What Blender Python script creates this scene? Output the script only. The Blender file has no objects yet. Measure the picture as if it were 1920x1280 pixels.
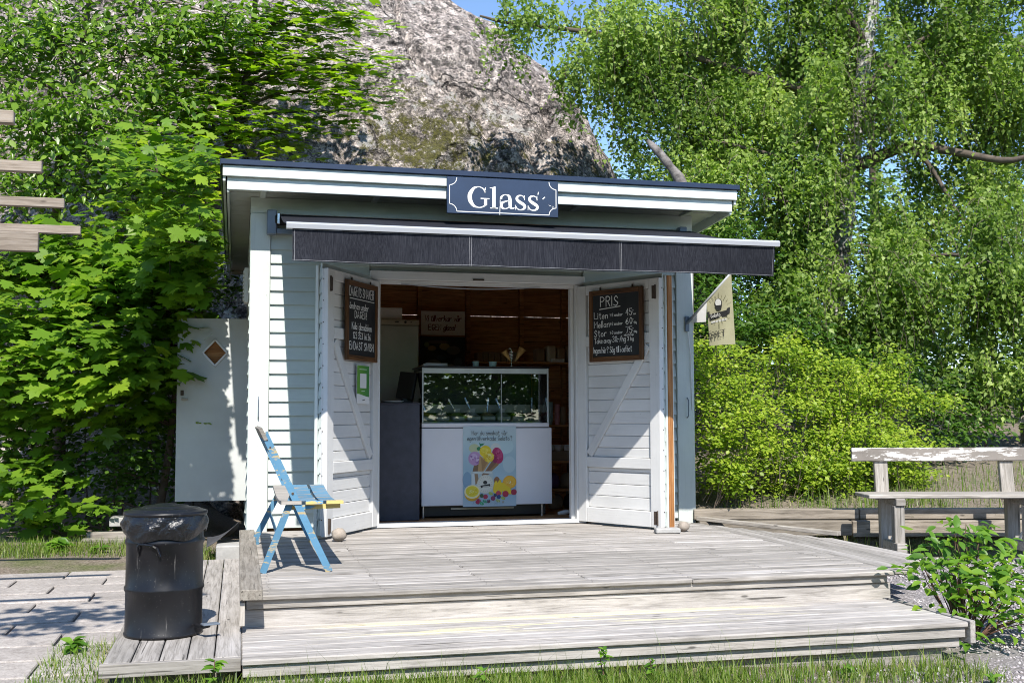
import bpy, math, random
import numpy as np
from mathutils import Matrix, Vector, noise
rnd = random.Random(7); rng = np.random.default_rng(7)
sc = bpy.context.scene; col = sc.collection
R = math.radians

# ------------------------------------------------------------------ camera, sky, sun, exposure
YAW, PITCH, ROLL = 0.2413, 0.0688, -0.0024
fwd = Vector((math.sin(YAW)*math.cos(PITCH), math.cos(YAW)*math.cos(PITCH), math.sin(PITCH)))
rgt = Vector((math.cos(YAW), -math.sin(YAW), 0)); upv = rgt.cross(fwd)
rr = math.cos(ROLL)*rgt + math.sin(ROLL)*upv; uu = -math.sin(ROLL)*rgt + math.cos(ROLL)*upv
cam = bpy.data.cameras.new('camera'); cam.sensor_width = 36; cam.lens = 39.04; cam.clip_end = 3000
co = bpy.data.objects.new('camera', cam); col.objects.link(co)
m = Matrix((rr, uu, -fwd)).transposed().to_4x4(); m.translation = (0.9443, -9.5753, 0.93)
co.matrix_world = m; sc.camera = co

SUN = Vector((0.075, 1.0, -1.11)).normalized()      # direction the sunlight travels
w = bpy.data.worlds.new('World'); sc.world = w; w.use_nodes = True
nt = w.node_tree; bg = nt.nodes['Background']; sky = nt.nodes.new('ShaderNodeTexSky')
sky.sky_type = 'NISHITA'; sky.sun_disc = False; sky.sun_elevation = R(48); sky.sun_rotation = math.atan2(-SUN.x, -SUN.y)
sky.air_density = 1.0; sky.dust_density = 0.2; sky.ozone_density = 4.0; sky.altitude = 1200
nt.links.new(sky.outputs[0], bg.inputs[0]); bg.inputs[1].default_value = 0.15
sl = bpy.data.lights.new('sun', 'SUN'); sl.energy = 4.6; sl.angle = R(0.53); sl.color = (1, 0.955, 0.89)
so = bpy.data.objects.new('sun', sl); col.objects.link(so); so.rotation_euler = SUN.to_track_quat('-Z', 'Y').to_euler(); so.location = (0, -10, 12)
vs = sc.view_settings; vs.view_transform = 'Standard'; vs.look = 'None'; vs.exposure = 0.70; vs.gamma = 1.0; vs.use_curve_mapping = False
cy = sc.cycles; cy.filter_width = 1.0; cy.use_denoising = True; cy.max_bounces = 8; cy.transparent_max_bounces = 12; cy.transmission_bounces = 6; cy.diffuse_bounces = 4
cy.sample_clamp_indirect = 6; cy.caustics_reflective = False; cy.caustics_refractive = False

# ------------------------------------------------------------------ helpers
WM = {}
I4 = Matrix.Identity(4)
def T(x, y=0, z=0):
    return Matrix.Translation((x, y, z))
def RX(a): return Matrix.Rotation(a, 4, 'X')
def RY(a): return Matrix.Rotation(a, 4, 'Y')
def RZ(a): return Matrix.Rotation(a, 4, 'Z')
def link(o, parent=None, M=I4, local=False):
    col.objects.link(o)
    if parent is not None:
        P = WM[parent.name]
        if local: M = P @ M
        o.parent = parent; o.matrix_basis = P.inverted() @ M
    else:
        o.matrix_basis = M
    WM[o.name] = M.copy(); return o
def thing(name, label, cat, M=I4, group=None):
    o = bpy.data.objects.new(name, None); o.empty_display_size = .1
    link(o, None, M); return tag(o, label, cat, group)
def tag(o, label=None, cat=None, group=None, kind=None):
    if label: o['label'] = label
    if cat: o['category'] = cat
    if group: o['group'] = group
    if kind: o['kind'] = kind
    return o
def ob(name, me, mat=None, parent=None, M=I4, local=False):
    if mat is not None and not me.materials: me.materials.append(mat)
    return link(bpy.data.objects.new(name, me), parent, M, local)
class MB:
    def __init__(s): s.v = []; s.f = []; s.c = []
    def add(s, vs_, fs, c=None):
        n = len(s.v); s.v += [tuple(p) for p in vs_]; s.f += [tuple(i+n for i in f) for f in fs]; s.c += [c]*len(vs_); return s
    def box(s, x0, x1, y0, y1, z0, z1, ch=0.0, M=None):
        hx, hy, hz = (x1-x0)/2, (y1-y0)/2, (z1-z0)/2; cx, cy_, cz = (x0+x1)/2, (y0+y1)/2, (z0+z1)/2
        ch = min(ch, hx*.45, hy*.45, hz*.45)
        if ch <= 0:
            V = [(sx*hx, sy*hy, sz*hz) for sz in (-1, 1) for sy in (-1, 1) for sx in (-1, 1)]
            Fs = [(0,2,3,1),(4,5,7,6),(0,1,5,4),(2,6,7,3),(0,4,6,2),(1,3,7,5)]
        else:
            V = []; ix = {}
            for sz in (-1, 1):
                for sy in (-1, 1):
                    for sx in (-1, 1):
                        ix[sx, sy, sz] = len(V)
                        V += [(sx*hx, sy*(hy-ch), sz*(hz-ch)), (sx*(hx-ch), sy*hy, sz*(hz-ch)), (sx*(hx-ch), sy*(hy-ch), sz*hz)]
            q = (-1, 1); Fs = []
            def o4(lst, n):      # orient by outward normal
                p = [Vector(V[i]) for i in lst]; nn = (p[1]-p[0]).cross(p[2]-p[0])
                Fs.append(tuple(lst) if nn.dot(n) > 0 else tuple(reversed(lst)))
            ring = [(-1,-1),(1,-1),(1,1),(-1,1)]
            for k in q:
                o4([ix[k,a,b]+0 for a, b in ring], Vector((k,0,0))); o4([ix[a,k,b]+1 for a, b in ring], Vector((0,k,0))); o4([ix[a,b,k]+2 for a, b in ring], Vector((0,0,k)))
            for a in q:
                for b in q:
                    o4([ix[a,b,-1]+0, ix[a,b,1]+0, ix[a,b,1]+1, ix[a,b,-1]+1], Vector((a,b,0)))
                    o4([ix[a,-1,b]+0, ix[a,1,b]+0, ix[a,1,b]+2, ix[a,-1,b]+2], Vector((a,0,b)))
                    o4([ix[-1,a,b]+1, ix[1,a,b]+1, ix[1,a,b]+2, ix[-1,a,b]+2], Vector((0,a,b)))
            for k, i in ix.items(): o4([i, i+1, i+2], Vector(k))
        V = [(x+cx, y+cy_, z+cz) for x, y, z in V]
        if M is not None: V = [M @ Vector(p) for p in V]
        return s.add(V, Fs)
    def tube(s, pts, rad, n=8, cap=True):
        pts = [Vector(p) for p in pts]
        if not hasattr(rad, '__len__'): rad = [rad]*len(pts)
        V = []; Fs = []; prev = None
        for i, p in enumerate(pts):
            d = (pts[min(i+1, len(pts)-1)] - pts[max(i-1, 0)]).normalized()
            a = prev if prev is not None else (Vector((0,0,1)) if abs(d.z) < .9 else Vector((1,0,0)))
            b = d.cross(a).normalized(); a = b.cross(d).normalized(); prev = a
            for k in range(n):
                t = 2*math.pi*k/n; V.append(p + float(rad[i])*(math.cos(t)*a + math.sin(t)*b))
        for i in range(len(pts)-1):
            for k in range(n):
                j = (k+1) % n; Fs.append((i*n+k, i*n+j, (i+1)*n+j, (i+1)*n+k))
        if cap: Fs += [tuple(range(n-1, -1, -1)), tuple((len(pts)-1)*n+k for k in range(n))]
        return s.add(V, Fs)
    def lathe(s, prof, n=40, cx=0, cy_=0):
        V = []; Fs = []
        for r_, z in prof:
            for k in range(n):
                t = 2*math.pi*k/n; V.append((cx+r_*math.cos(t), cy_+r_*math.sin(t), z))
        for i in range(len(prof)-1):
            for k in range(n):
                j = (k+1) % n; Fs.append((i*n+k, i*n+j, (i+1)*n+j, (i+1)*n+k))
        return s.add(V, Fs)
    def mesh(s, name='m', smooth=False):
        me = bpy.data.meshes.new(name); me.from_pydata(s.v, [], s.f); me.update()
        if smooth: me.polygons.foreach_set('use_smooth', [True]*len(me.polygons))
        if any(c is not None for c in s.c):
            a = me.attributes.new('ink', 'FLOAT_COLOR', 'POINT')
            a.data.foreach_set('color', [x for c in s.c for x in (*(c or (1,1,1)), 1)])
        return me
    def build(s, name, mat, parent=None, M=I4, local=False, smooth=False):
        return ob(name, s.mesh(name, smooth), mat, parent, M, local)
def bx(name, mat, parent, x0, x1, y0, y1, z0, z1, ch=.003, M=I4, local=False):
    """one box given by its extents, origin at its own centre"""
    c = ((x0+x1)/2, (y0+y1)/2, (z0+z1)/2)
    me = boxmesh(x1-x0, y1-y0, z1-z0, ch, mat)
    return ob(name, me, None, parent, M @ T(*c), local)
BC = {}
def boxmesh(a, b, c, ch, mat):
    k = (round(a, 4), round(b, 4), round(c, 4), ch, mat.name)
    if k not in BC:
        me = MB().box(-a/2, a/2, -b/2, b/2, -c/2, c/2, ch).mesh('box'); me.materials.append(mat); BC[k] = me
    return BC[k]
def npmesh(name, V, Fc, attr=None, smooth=False):
    """fast mesh from arrays; all faces have the same corner count"""
    me = bpy.data.meshes.new(name); n, k = Fc.shape
    me.vertices.add(len(V)); me.vertices.foreach_set('co', np.ascontiguousarray(V, np.float32).ravel())
    me.loops.add(n*k); me.loops.foreach_set('vertex_index', np.ascontiguousarray(Fc, np.int32).ravel())
    me.polygons.add(n); me.polygons.foreach_set('loop_start', np.arange(0, n*k, k, dtype=np.int32))
    if smooth: me.polygons.foreach_set('use_smooth', np.ones(n, bool))
    if attr is not None:
        a = me.attributes.new('tint', 'FLOAT', 'POINT'); a.data.foreach_set('value', np.ascontiguousarray(attr, np.float32))
    me.update(calc_edges=True); me.validate(); return me
def catmull(P, k=6):
    P = [np.array(p, float) for p in P]; out = []
    for i in range(len(P)-1):
        a = P[i-1] if i > 0 else 2*P[0]-P[1]; b, c = P[i], P[i+1]; d = P[i+2] if i+2 < len(P) else 2*P[-1]-P[-2]
        for t in np.arange(k)/k:
            out.append(.5*((2*b)+(-a+c)*t+(2*a-5*b+4*c-d)*t*t+(-a+3*b-3*c+d)*t**3))
    return out+[P[-1]]

# ------------------------------------------------------------------ materials
class NT:
    def __init__(s, name):
        s.m = bpy.data.materials.new(name); s.m.use_nodes = True; s.t = s.m.node_tree
        s.b = s.t.nodes['Principled BSDF']; s.out = s.t.nodes['Material Output']
    def n(s, typ, **kw):
        nd = s.t.nodes.new('ShaderNode'+typ)
        for k, v in kw.items(): setattr(nd, k, v)
        return nd
    def l(s, a, b): s.t.links.new(a, b)
    def coord(s, kind='Object', scale=(1,1,1), rand=0):
        c = s.n('TexCoord'); mp = s.n('Mapping'); mp.inputs['Scale'].default_value = scale; s.l(c.outputs[kind], mp.inputs['Vector'])
        if rand:
            oi = s.n('ObjectInfo'); mu = s.n('Math', operation='MULTIPLY'); mu.inputs[1].default_value = rand; s.l(oi.outputs['Random'], mu.inputs[0])
            cb = s.n('CombineXYZ'); s.l(mu.outputs[0], cb.inputs[0]); s.l(mu.outputs[0], cb.inputs[1]); s.l(mu.outputs[0], cb.inputs[2]); s.l(cb.outputs[0], mp.inputs['Location'])
        return mp.outputs[0]
    def noise(s, vec, scale, detail=6, rough=.6, dist=0):
        t = s.n('TexNoise'); t.inputs['Scale'].default_value = scale; t.inputs['Detail'].default_value = detail; t.inputs['Roughness'].default_value = rough; t.inputs['Distortion'].default_value = dist
        if vec is not None: s.l(vec, t.inputs['Vector'])
        return t.outputs['Fac']
    def ramp(s, fac, stops):
        r_ = s.n('ValToRGB'); e = r_.color_ramp.elements
        while len(e) < len(stops): e.new(.5)
        for k, (p, c) in enumerate(stops):
            e[k].position = p; e[k].color = (*c, 1) if hasattr(c, '__len__') else (c, c, c, 1)
        s.l(fac, r_.inputs[0]); return r_.outputs[0]
    def mix(s, fac, a, b, mode='MIX'):
        x = s.n('MixRGB', blend_type=mode)
        for i, q in ((0, fac), (1, a), (2, b)):
            if hasattr(q, 'is_linked'): s.l(q, x.inputs[i])
            elif i == 0: x.inputs[0].default_value = q
            else: x.inputs[i].default_value = (*q, 1) if hasattr(q, '__len__') else (q, q, q, 1)
        return x.outputs[0]
    def math(s, op, a, b=None, clamp=False):
        x = s.n('Math', operation=op, use_clamp=clamp)
        for i, q in ((0, a), (1, b)):
            if q is None: continue
            if hasattr(q, 'is_linked'): s.l(q, x.inputs[i])
            else: x.inputs[i].default_value = q
        return x.outputs[0]
    def bump(s, h, strength=.3, dist=.01):
        b = s.n('Bump'); b.inputs['Strength'].default_value = strength; b.inputs['Distance'].default_value = dist; s.l(h, b.inputs['Height']); s.l(b.outputs[0], s.b.inputs['Normal'])
    def col(s, c):
        if hasattr(c, 'is_linked'): s.l(c, s.b.inputs['Base Color'])
        else: s.b.inputs['Base Color'].default_value = (*c, 1)
    def set(s, rough=.5, metal=0, spec=.5):
        s.b.inputs['Roughness'].default_value = rough; s.b.inputs['Metallic'].default_value = metal; s.b.inputs['Specular IOR Level'].default_value = spec; return s.m
def plain(name, c, rough=.5, metal=0, var=.12, scale=6, bump=0):
    k = NT(name); v = k.coord('Object', rand=9); nz = k.noise(v, scale, 5)
    k.col(k.mix(1, c, k.ramp(nz, [(.3, 1-var), (.7, 1+var*.5)]), 'MULTIPLY'))
    if bump: k.bump(k.noise(v, scale*8, 4), bump, .004)
    return k.set(rough, metal)
def wood(name, dark, mid, light, gs=1.0, rough=.8, bump=.35, knots=True, pollen=False):
    """weathered wood; grain runs along the object's local X"""
    k = NT(name); v = k.coord('Object', (1.9*gs, 24*gs, 24*gs), rand=37)
    g = k.noise(v, 1.6, 9, .68, .6); fine = k.noise(k.coord('Object', (2.2*gs, 130*gs, 130*gs), rand=11), 1.4, 5, .7)
    c = k.ramp(g, [(.28, dark), (.5, mid), (.72, light)])
    big = k.noise(k.coord('Object', (1.3, 3, 3), rand=5), 1.3, 3)
    c = k.mix(1, c, k.ramp(big, [(.25, .78), (.75, 1.14)]), 'MULTIPLY')
    c = k.mix(.6, c, k.ramp(fine, [(.34, .40), (.47, .97), (.7, 1.08)]), 'MULTIPLY')
    oi = k.n('ObjectInfo'); c = k.mix(1, c, k.ramp(oi.outputs['Random'], [(0, (.76,.75,.73)), (.5, (1,.98,.96)), (1, (1.16,1.15,1.15))]), 'MULTIPLY')
    h = k.mix(.5, g, fine)
    if knots:
        vo = k.n('TexVoronoi', feature='F1'); vo.inputs['Scale'].default_value = 1; k.l(k.coord('Object', (3.2, 11, 11), rand=23), vo.inputs['Vector'])
        c = k.mix(k.ramp(vo.outputs['Distance'], [(.05, .85), (.1, 0)]), c, tuple(x*.45 for x in dark))
    ck = k.noise(k.coord('Object', (1.2, 55, 55), rand=51), 1.1, 3, .5); c = k.mix(k.ramp(ck, [(.66, 0), (.69, .85)]), c, tuple(x*.3 for x in dark))
    if pollen:
        ge = k.n('NewGeometry'); sp = k.n('SeparateXYZ'); k.l(ge.outputs['Position'], sp.inputs[0])
        nz = k.noise(ge.outputs['Position'], 3.0, 8, .75); y, x = sp.outputs[1], sp.outputs[0]
        mp = k.n('Mapping'); mp.inputs['Scale'].default_value = (1.0, 9, 1); k.l(ge.outputs['Position'], mp.inputs[0]); nz2 = k.noise(mp.outputs[0], 1.7, 8, .7)
        bandA = k.ramp(k.math('ABSOLUTE', k.math('SUBTRACT', y, -3.55)), [(.015, 1), (.075, 0)])
        bandB = k.ramp(k.math('ABSOLUTE', k.math('SUBTRACT', y, -3.80)), [(.02, 1), (.16, 0)])
        xm = k.ramp(k.math('ABSOLUTE', k.math('SUBTRACT', x, 2.6)), [(.9, 1), (1.0, .0)]) if False else k.ramp(k.math('MULTIPLY', k.math('ABSOLUTE', k.math('SUBTRACT', x, 2.75)), .5), [(.45, 1), (.75, .0)])
        ma = k.math('MULTIPLY', k.math('MULTIPLY', bandA, k.ramp(nz, [(.3, .1), (.5, 1)])), xm)
        mb = k.math('MULTIPLY', k.math('MULTIPLY', bandB, k.ramp(nz2, [(.52, 0), (.6, .9)])), xm)
        c = k.mix(k.math('MULTIPLY', k.math('MAXIMUM', ma, mb, True), k.ramp(k.noise(ge.outputs['Position'], 60, 4, .8), [(.35, .35), (.55, 1)])), c, (.78, .70, .40))
    k.col(c); k.bump(h, bump, .006); return k.set(rough, 0, .25)
def paint(name, c, rough=.55, dirt=.12, grain=True, wear=None, wear_amt=.5):
    k = NT(name); v = k.coord('Object', rand=13); n1 = k.noise(v, 1.6, 5); n2 = k.noise(k.coord('Object', (2.5, 60, 60), rand=7), 1.2, 6, .65)
    cc = k.mix(1, c, k.ramp(n1, [(.3, 1-dirt), (.68, 1.03)]), 'MULTIPLY')
    if grain: cc = k.mix(.35, cc, k.ramp(n2, [(.3, .72), (.48, 1.0)]), 'MULTIPLY')
    sp = k.noise(v, 38, 3, .5); cc = k.mix(k.ramp(sp, [(.74, 0), (.78, .5)]), cc, (.22,.19,.15))
    if wear is not None:
        nw = k.noise(k.coord('Object', (3, 14, 14), rand=31), 1.6, 8, .72); cc = k.mix(k.ramp(nw, [(wear_amt, 0), (wear_amt+.035, 1)]), cc, wear)
    k.col(cc); k.bump(n2, .12, .004); return k.set(rough, 0, .4)
M_DECK = wood('deck_wood', (.19,.175,.158), (.375,.352,.325), (.48,.455,.43))
M_STEP = wood('step_wood', (.19,.175,.158), (.38,.357,.33), (.49,.465,.44), pollen=True)
M_TIMBER = wood('timber', (.15,.13,.105), (.32,.29,.25), (.46,.43,.38))
M_SLEEPER = wood('sleeper_wood', (.11,.095,.075), (.28,.245,.20), (.40,.36,.31))
M_BENCH = wood('bench_wood', (.20,.18,.15), (.36,.335,.30), (.52,.49,.45))
M_PERG = wood('pergola_wood', (.16,.125,.095), (.31,.26,.21), (.42,.37,.32))
M_INT = wood('brown_wood', (.24,.10,.04), (.58,.285,.115), (.72,.42,.20), rough=.6, bump=.25)
M_FRAME = wood('frame_wood', (.05,.022,.01), (.12,.055,.022), (.19,.09,.035), rough=.45, bump=.1, knots=False)
M_RUST = wood('bare_edge_wood', (.17,.07,.025), (.36,.155,.05), (.50,.27,.12), rough=.7, knots=False)
M_WHITE = paint('white_paint', (.535,.585,.55), dirt=.16)
M_TRIM = paint('trim_paint', (.60,.64,.60), dirt=.12)
M_DOOR = paint('door_paint', (.665,.66,.645), dirt=.14)
M_SOFFIT = paint('soffit_paint', (.50,.52,.47), dirt=.1)
M_SDOOR = paint('side_door_paint', (.56,.58,.56), grain=False, dirt=.18)
M_BLUE = paint('blue_paint', (.10,.25,.385), rough=.6, dirt=.3, wear=(.42,.33,.17), wear_amt=.56)
M_BLUEB = paint('blue_seat_paint', (.10,.25,.385), rough=.6, dirt=.3, wear=(.33,.27,.20), wear_amt=.54)
M_YEL = paint('yellow_blue_edge', (.66,.50,.18), rough=.6, wear=(.10,.28,.46), wear_amt=.53)
M_BACKR = paint('flaking_white', (.25,.22,.19), rough=.85, dirt=.35, wear=(.74,.71,.66), wear_amt=.50)
M_NAVY = plain('navy_metal', (.018,.030,.062), .35, .0, .2, 3)
M_SIGN = plain('sign_navy', (.016,.034,.075), .45, 0, .25, 2.2)
M_INK = plain('sign_white', (.85,.84,.80), .6, 0, .03)
M_CHALK = plain('chalk', (.78,.78,.76), .9, 0, .25, 60)
M_SLATE = plain('chalkboard', (.012,.013,.014), .6, 0, .5, 8)
M_BAR = plain('white_bar', (.37,.38,.40), .35, 0, .05, 3)
M_GREYM = plain('grey_metal', (.16,.19,.23), .45, .2)
M_STEEL = plain('steel', (.42,.40,.36), .38, .55, .15, 3)
M_BOLT = plain('rust_iron', (.09,.065,.05), .7, .5, .4, 40)
M_DARKCAB = plain('dark_cabinet', (.055,.055,.075), .55, 0, .25, 14, .1)
M_BLACK = plain('black_plastic', (.012,.012,.013), .4, 0, .2)
M_BIN = None
M_FREEZER = plain('freezer_white', (.80,.79,.83), .35, 0, .05, 2)
M_CREAM = plain('cream', (.55,.50,.40), .5)
M_MINT = plain('mint_paper', (.42,.60,.57), .6, 0, .05)
M_PAPER = plain('paper', (.78,.77,.75), .7, 0, .06)
M_CONE = plain('wafer', (.60,.34,.11), .7, 0, .3, 40, .3)
M_PINK = plain('pink_cup', (.62,.30,.33), .6)
M_SILVER = plain('silver', (.6,.6,.6), .25, .9)
M_CARD = plain('cardboard', (.30,.21,.13), .8)
M_DARKIN = plain('dark_lining', (.03,.028,.026), .8)
M_PURPLE = plain('purple_bag', (.12,.06,.16), .4)
M_CONCRETE = plain('concrete', (.40,.39,.37), .9, 0, .2, 12, .4)
M_SKIN = plain('felt', (.05,.05,.055), .9, 0, .3, 20, .3)
M_RED = plain('dark_red_ink', (.16,.02,.025), .7)
def mat_ink(name, rough=.45, tr=0):
    k = NT(name); a = k.n('Attribute', attribute_name='ink'); k.col(a.outputs['Color']); return k.set(rough)
M_PRINT = mat_ink('print')
def mat_bin():
    k = NT('bin_metal'); v = k.coord('Object'); n1 = k.noise(v, 3, 5); sp = k.noise(v, 120, 2, .5); st = k.noise(k.coord('Object', (30, 30, 2.5)), 1.3, 5, .6)
    c = k.mix(k.ramp(n1, [(.4, 0), (.75, .5)]), (.006,.006,.008), (.016,.016,.017))
    c = k.mix(k.ramp(sp, [(.70, 0), (.74, .5)]), c, (.20,.19,.18)); c = k.mix(k.ramp(st, [(.63, 0), (.72, .5)]), c, (.20,.19,.18))
    k.col(c); k.l(k.ramp(n1, [(.3, .26), (.7, .48)]), k.b.inputs['Roughness']); k.bump(k.noise(v, 7, 3), .08, .02); m_ = k.set(.35, .0, .4); k.l(k.ramp(n1, [(.3, .26), (.7, .48)]), k.b.inputs['Roughness']); return m_
M_BIN = mat_bin()
def mat_bag():
    k = NT('bin_liner'); k.col((.006,.006,.008)); k.bump(k.noise(k.coord('Object', (1, 1, 1)), 18, 5, .6, 1.5), .5, .02); return k.set(.22, 0, .6)
M_BAG = mat_bag()
def mat_fabric():
    k = NT('awning_fabric'); v = k.coord('Object', (210, 210, 5)); n1 = k.noise(v, 1.5, 5, .75); n2 = k.noise(k.coord('Object'), 1.2, 4)
    c = k.mix(k.ramp(n1, [(.42, 0), (.72, .75)]), (.007,.008,.013), (.055,.057,.068)); c = k.mix(1, c, k.ramp(n2, [(.3, .7), (.7, 1.25)]), 'MULTIPLY')
    k.col(c); k.bump(k.noise(k.coord('Object'), 300, 2), .1, .002); return k.set(.85, 0, .2)
M_FABRIC = mat_fabric()
def mat_glass():
    k = NT('pane_glass'); tr = k.n('BsdfTransparent'); tr.inputs[0].default_value = (.90,.93,.92,1); gl = k.n('BsdfGlossy'); gl.inputs['Roughness'].default_value = .01
    fr = k.n('Fresnel'); fr.inputs[0].default_value = 1.62; mx = k.n('MixShader'); k.l(k.math('MULTIPLY', fr.outputs[0], 1.7, True), mx.inputs[0]); k.l(tr.outputs[0], mx.inputs[1]); k.l(gl.outputs[0], mx.inputs[2]); k.l(mx.outputs[0], k.out.inputs[0]); return k.m
M_GLASS = mat_glass()
def mat_leaf(name, c0, c1, c2, trans=.42, rough=.42, spec=.35):
    k = NT(name); a = k.n('Attribute', attribute_name='tint'); oi = k.n('ObjectInfo')
    f = k.math('FRACT', k.math('ADD', a.outputs['Fac'], oi.outputs['Random'])) if 'single' in name else a.outputs['Fac']
    c = k.ramp(f, [(0, c0), (.5, c1), (1, c2)]); k.col(c); k.set(rough, 0, spec)
    t = k.n('BsdfTranslucent'); k.l(k.mix(1, c, (1.25, 1.5, .55), 'MULTIPLY'), t.inputs[0]); mx = k.n('MixShader'); mx.inputs[0].default_value = trans
    k.l(k.b.outputs[0], mx.inputs[1]); k.l(t.outputs[0], mx.inputs[2]); k.l(mx.outputs[0], k.out.inputs[0]); return k.m
L_MAPLE = mat_leaf('maple_leaf', (.06,.135,.012), (.14,.26,.02), (.27,.38,.028))
L_LIME = mat_leaf('lime_maple_leaf', (.11,.20,.012), (.25,.37,.02), (.40,.48,.03), trans=.5)
L_LIME1 = mat_leaf('lime_maple_leaf_single', (.12,.21,.012), (.26,.38,.02), (.40,.48,.03), trans=.5)
L_MAPLE1 = mat_leaf('maple_leaf_single', (.065,.14,.012), (.14,.26,.02), (.25,.37,.028))
L_OVAL = mat_leaf('oval_leaf', (.075,.145,.02), (.15,.26,.03), (.26,.37,.06), rough=.3, spec=.5)
L_BIRCH = mat_leaf('birch_leaf', (.055,.105,.018), (.175,.265,.045), (.38,.47,.12), trans=.42, rough=.45, spec=.3)
L_BUSH = mat_leaf('bush_leaf', (.10,.175,.015), (.26,.36,.03), (.44,.50,.06))
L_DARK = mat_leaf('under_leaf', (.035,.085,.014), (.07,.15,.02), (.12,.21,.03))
L_SHRUB1 = mat_leaf('shrub_leaf_single', (.07,.17,.02), (.12,.25,.025), (.19,.33,.04))
L_GRASS = mat_leaf('grass_blade', (.07,.14,.015), (.17,.25,.03), (.42,.38,.17), trans=.35)
L_PINE = mat_leaf('pine_needle', (.02,.045,.012), (.04,.08,.018), (.07,.12,.03), trans=.2)
M_BARK = plain('bark', (.11,.085,.065), .9, 0, .5, 9, .8)
def mat_birch():
    k = NT('birch_bark'); v = k.coord('Object', (1, 1, 3)); n1 = k.noise(v, 3.2, 8, .75)
    k.col(k.ramp(n1, [(.38, (.03,.028,.025)), (.47, (.22,.21,.19)), (.56, (.55,.53,.50))])); k.bump(n1, .6, .03); return k.set(.85)
M_BIRCH = mat_birch()
def mat_rock():
    k = NT('granite'); v = k.coord('Object'); n1 = k.noise(v, .55, 8, .65); n2 = k.noise(v, 7, 10, .75); n3 = k.noise(v, 24, 6, .7); n4 = k.noise(v, 1.7, 9, .7)
    c = k.ramp(n2, [(.35, (.08,.076,.073)), (.43, (.235,.22,.21)), (.51, (.40,.377,.36)), (.61, (.61,.585,.565))])
    for sc2, am in ((17, .55), (38, .75)):
        vs_ = k.n('TexVoronoi'); vs_.inputs['Scale'].default_value = sc2; wp = k.n('VectorMath', operation='ADD'); nn_ = k.n('TexNoise'); nn_.inputs['Scale'].default_value = sc2*.7; k.l(v, nn_.inputs['Vector']); ss_ = k.n('VectorMath', operation='SCALE'); ss_.inputs['Scale'].default_value = 1.2/sc2; k.l(nn_.outputs['Color'], ss_.inputs[0]); k.l(v, wp.inputs[0]); k.l(ss_.outputs[0], wp.inputs[1]); k.l(wp.outputs[0], vs_.inputs['Vector'])
        sp3 = k.n('SeparateColor'); k.l(vs_.outputs['Color'], sp3.inputs[0])
        c = k.mix(am, c, k.ramp(sp3.outputs[0], [(.18, (.20,.19,.19)), (.28, (.75,.72,.70)), (.62, (1.05,1.0,.97)), (.9, (1.6,1.52,1.46))]), 'MULTIPLY')
    c = k.mix(1, c, k.ramp(n1, [(.3, (.74,.72,.72)), (.7, (1.12,1.08,1.04))]), 'MULTIPLY')
    c = k.mix(k.ramp(n4, [(.57, 0), (.60, .7)]), c, (.50,.48,.45))                      # pale lichen
    n5 = k.noise(v, 2.6, 9, .75); c = k.mix(k.ramp(n5, [(.56, 0), (.62, .85)]), c, (.05,.046,.04))   # dark lichen
    at = k.n('Attribute', attribute_name='tint'); ms = k.math('ADD', k.noise(v, 5.5, 11, .82), k.math('MULTIPLY', at.outputs['Fac'], .215))
    c = k.mix(k.ramp(ms, [(.60, 0), (.66, .92)]), c, k.ramp(n3, [(.35, (.03,.028,.01)), (.65, (.13,.125,.022))]))                    # moss
    vo = k.n('TexVoronoi', feature='DISTANCE_TO_EDGE'); vo.inputs['Scale'].default_value = .62
    wv = k.n('VectorMath', operation='ADD'); nz3 = k.n('TexNoise'); nz3.inputs['Scale'].default_value = 1.6; nz3.inputs['Detail'].default_value = 6; k.l(v, nz3.inputs['Vector'])
    sc_ = k.n('VectorMath', operation='SCALE'); sc_.inputs['Scale'].default_value = 1.1; k.l(nz3.outputs['Color'], sc_.inputs[0]); k.l(v, wv.inputs[0]); k.l(sc_.outputs[0], wv.inputs[1]); k.l(wv.outputs[0], vo.inputs['Vector'])
    crk = k.ramp(vo.outputs['Distance'], [(0, .22), (.022, 1)]); c = k.mix(1, c, crk, 'MULTIPLY')
    k.col(c); k.bump(k.mix(.35, k.mix(.5, n2, n3), crk), 1.0, .16); return k.set(.9, 0, .2)
M_ROCK = mat_rock()
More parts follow.
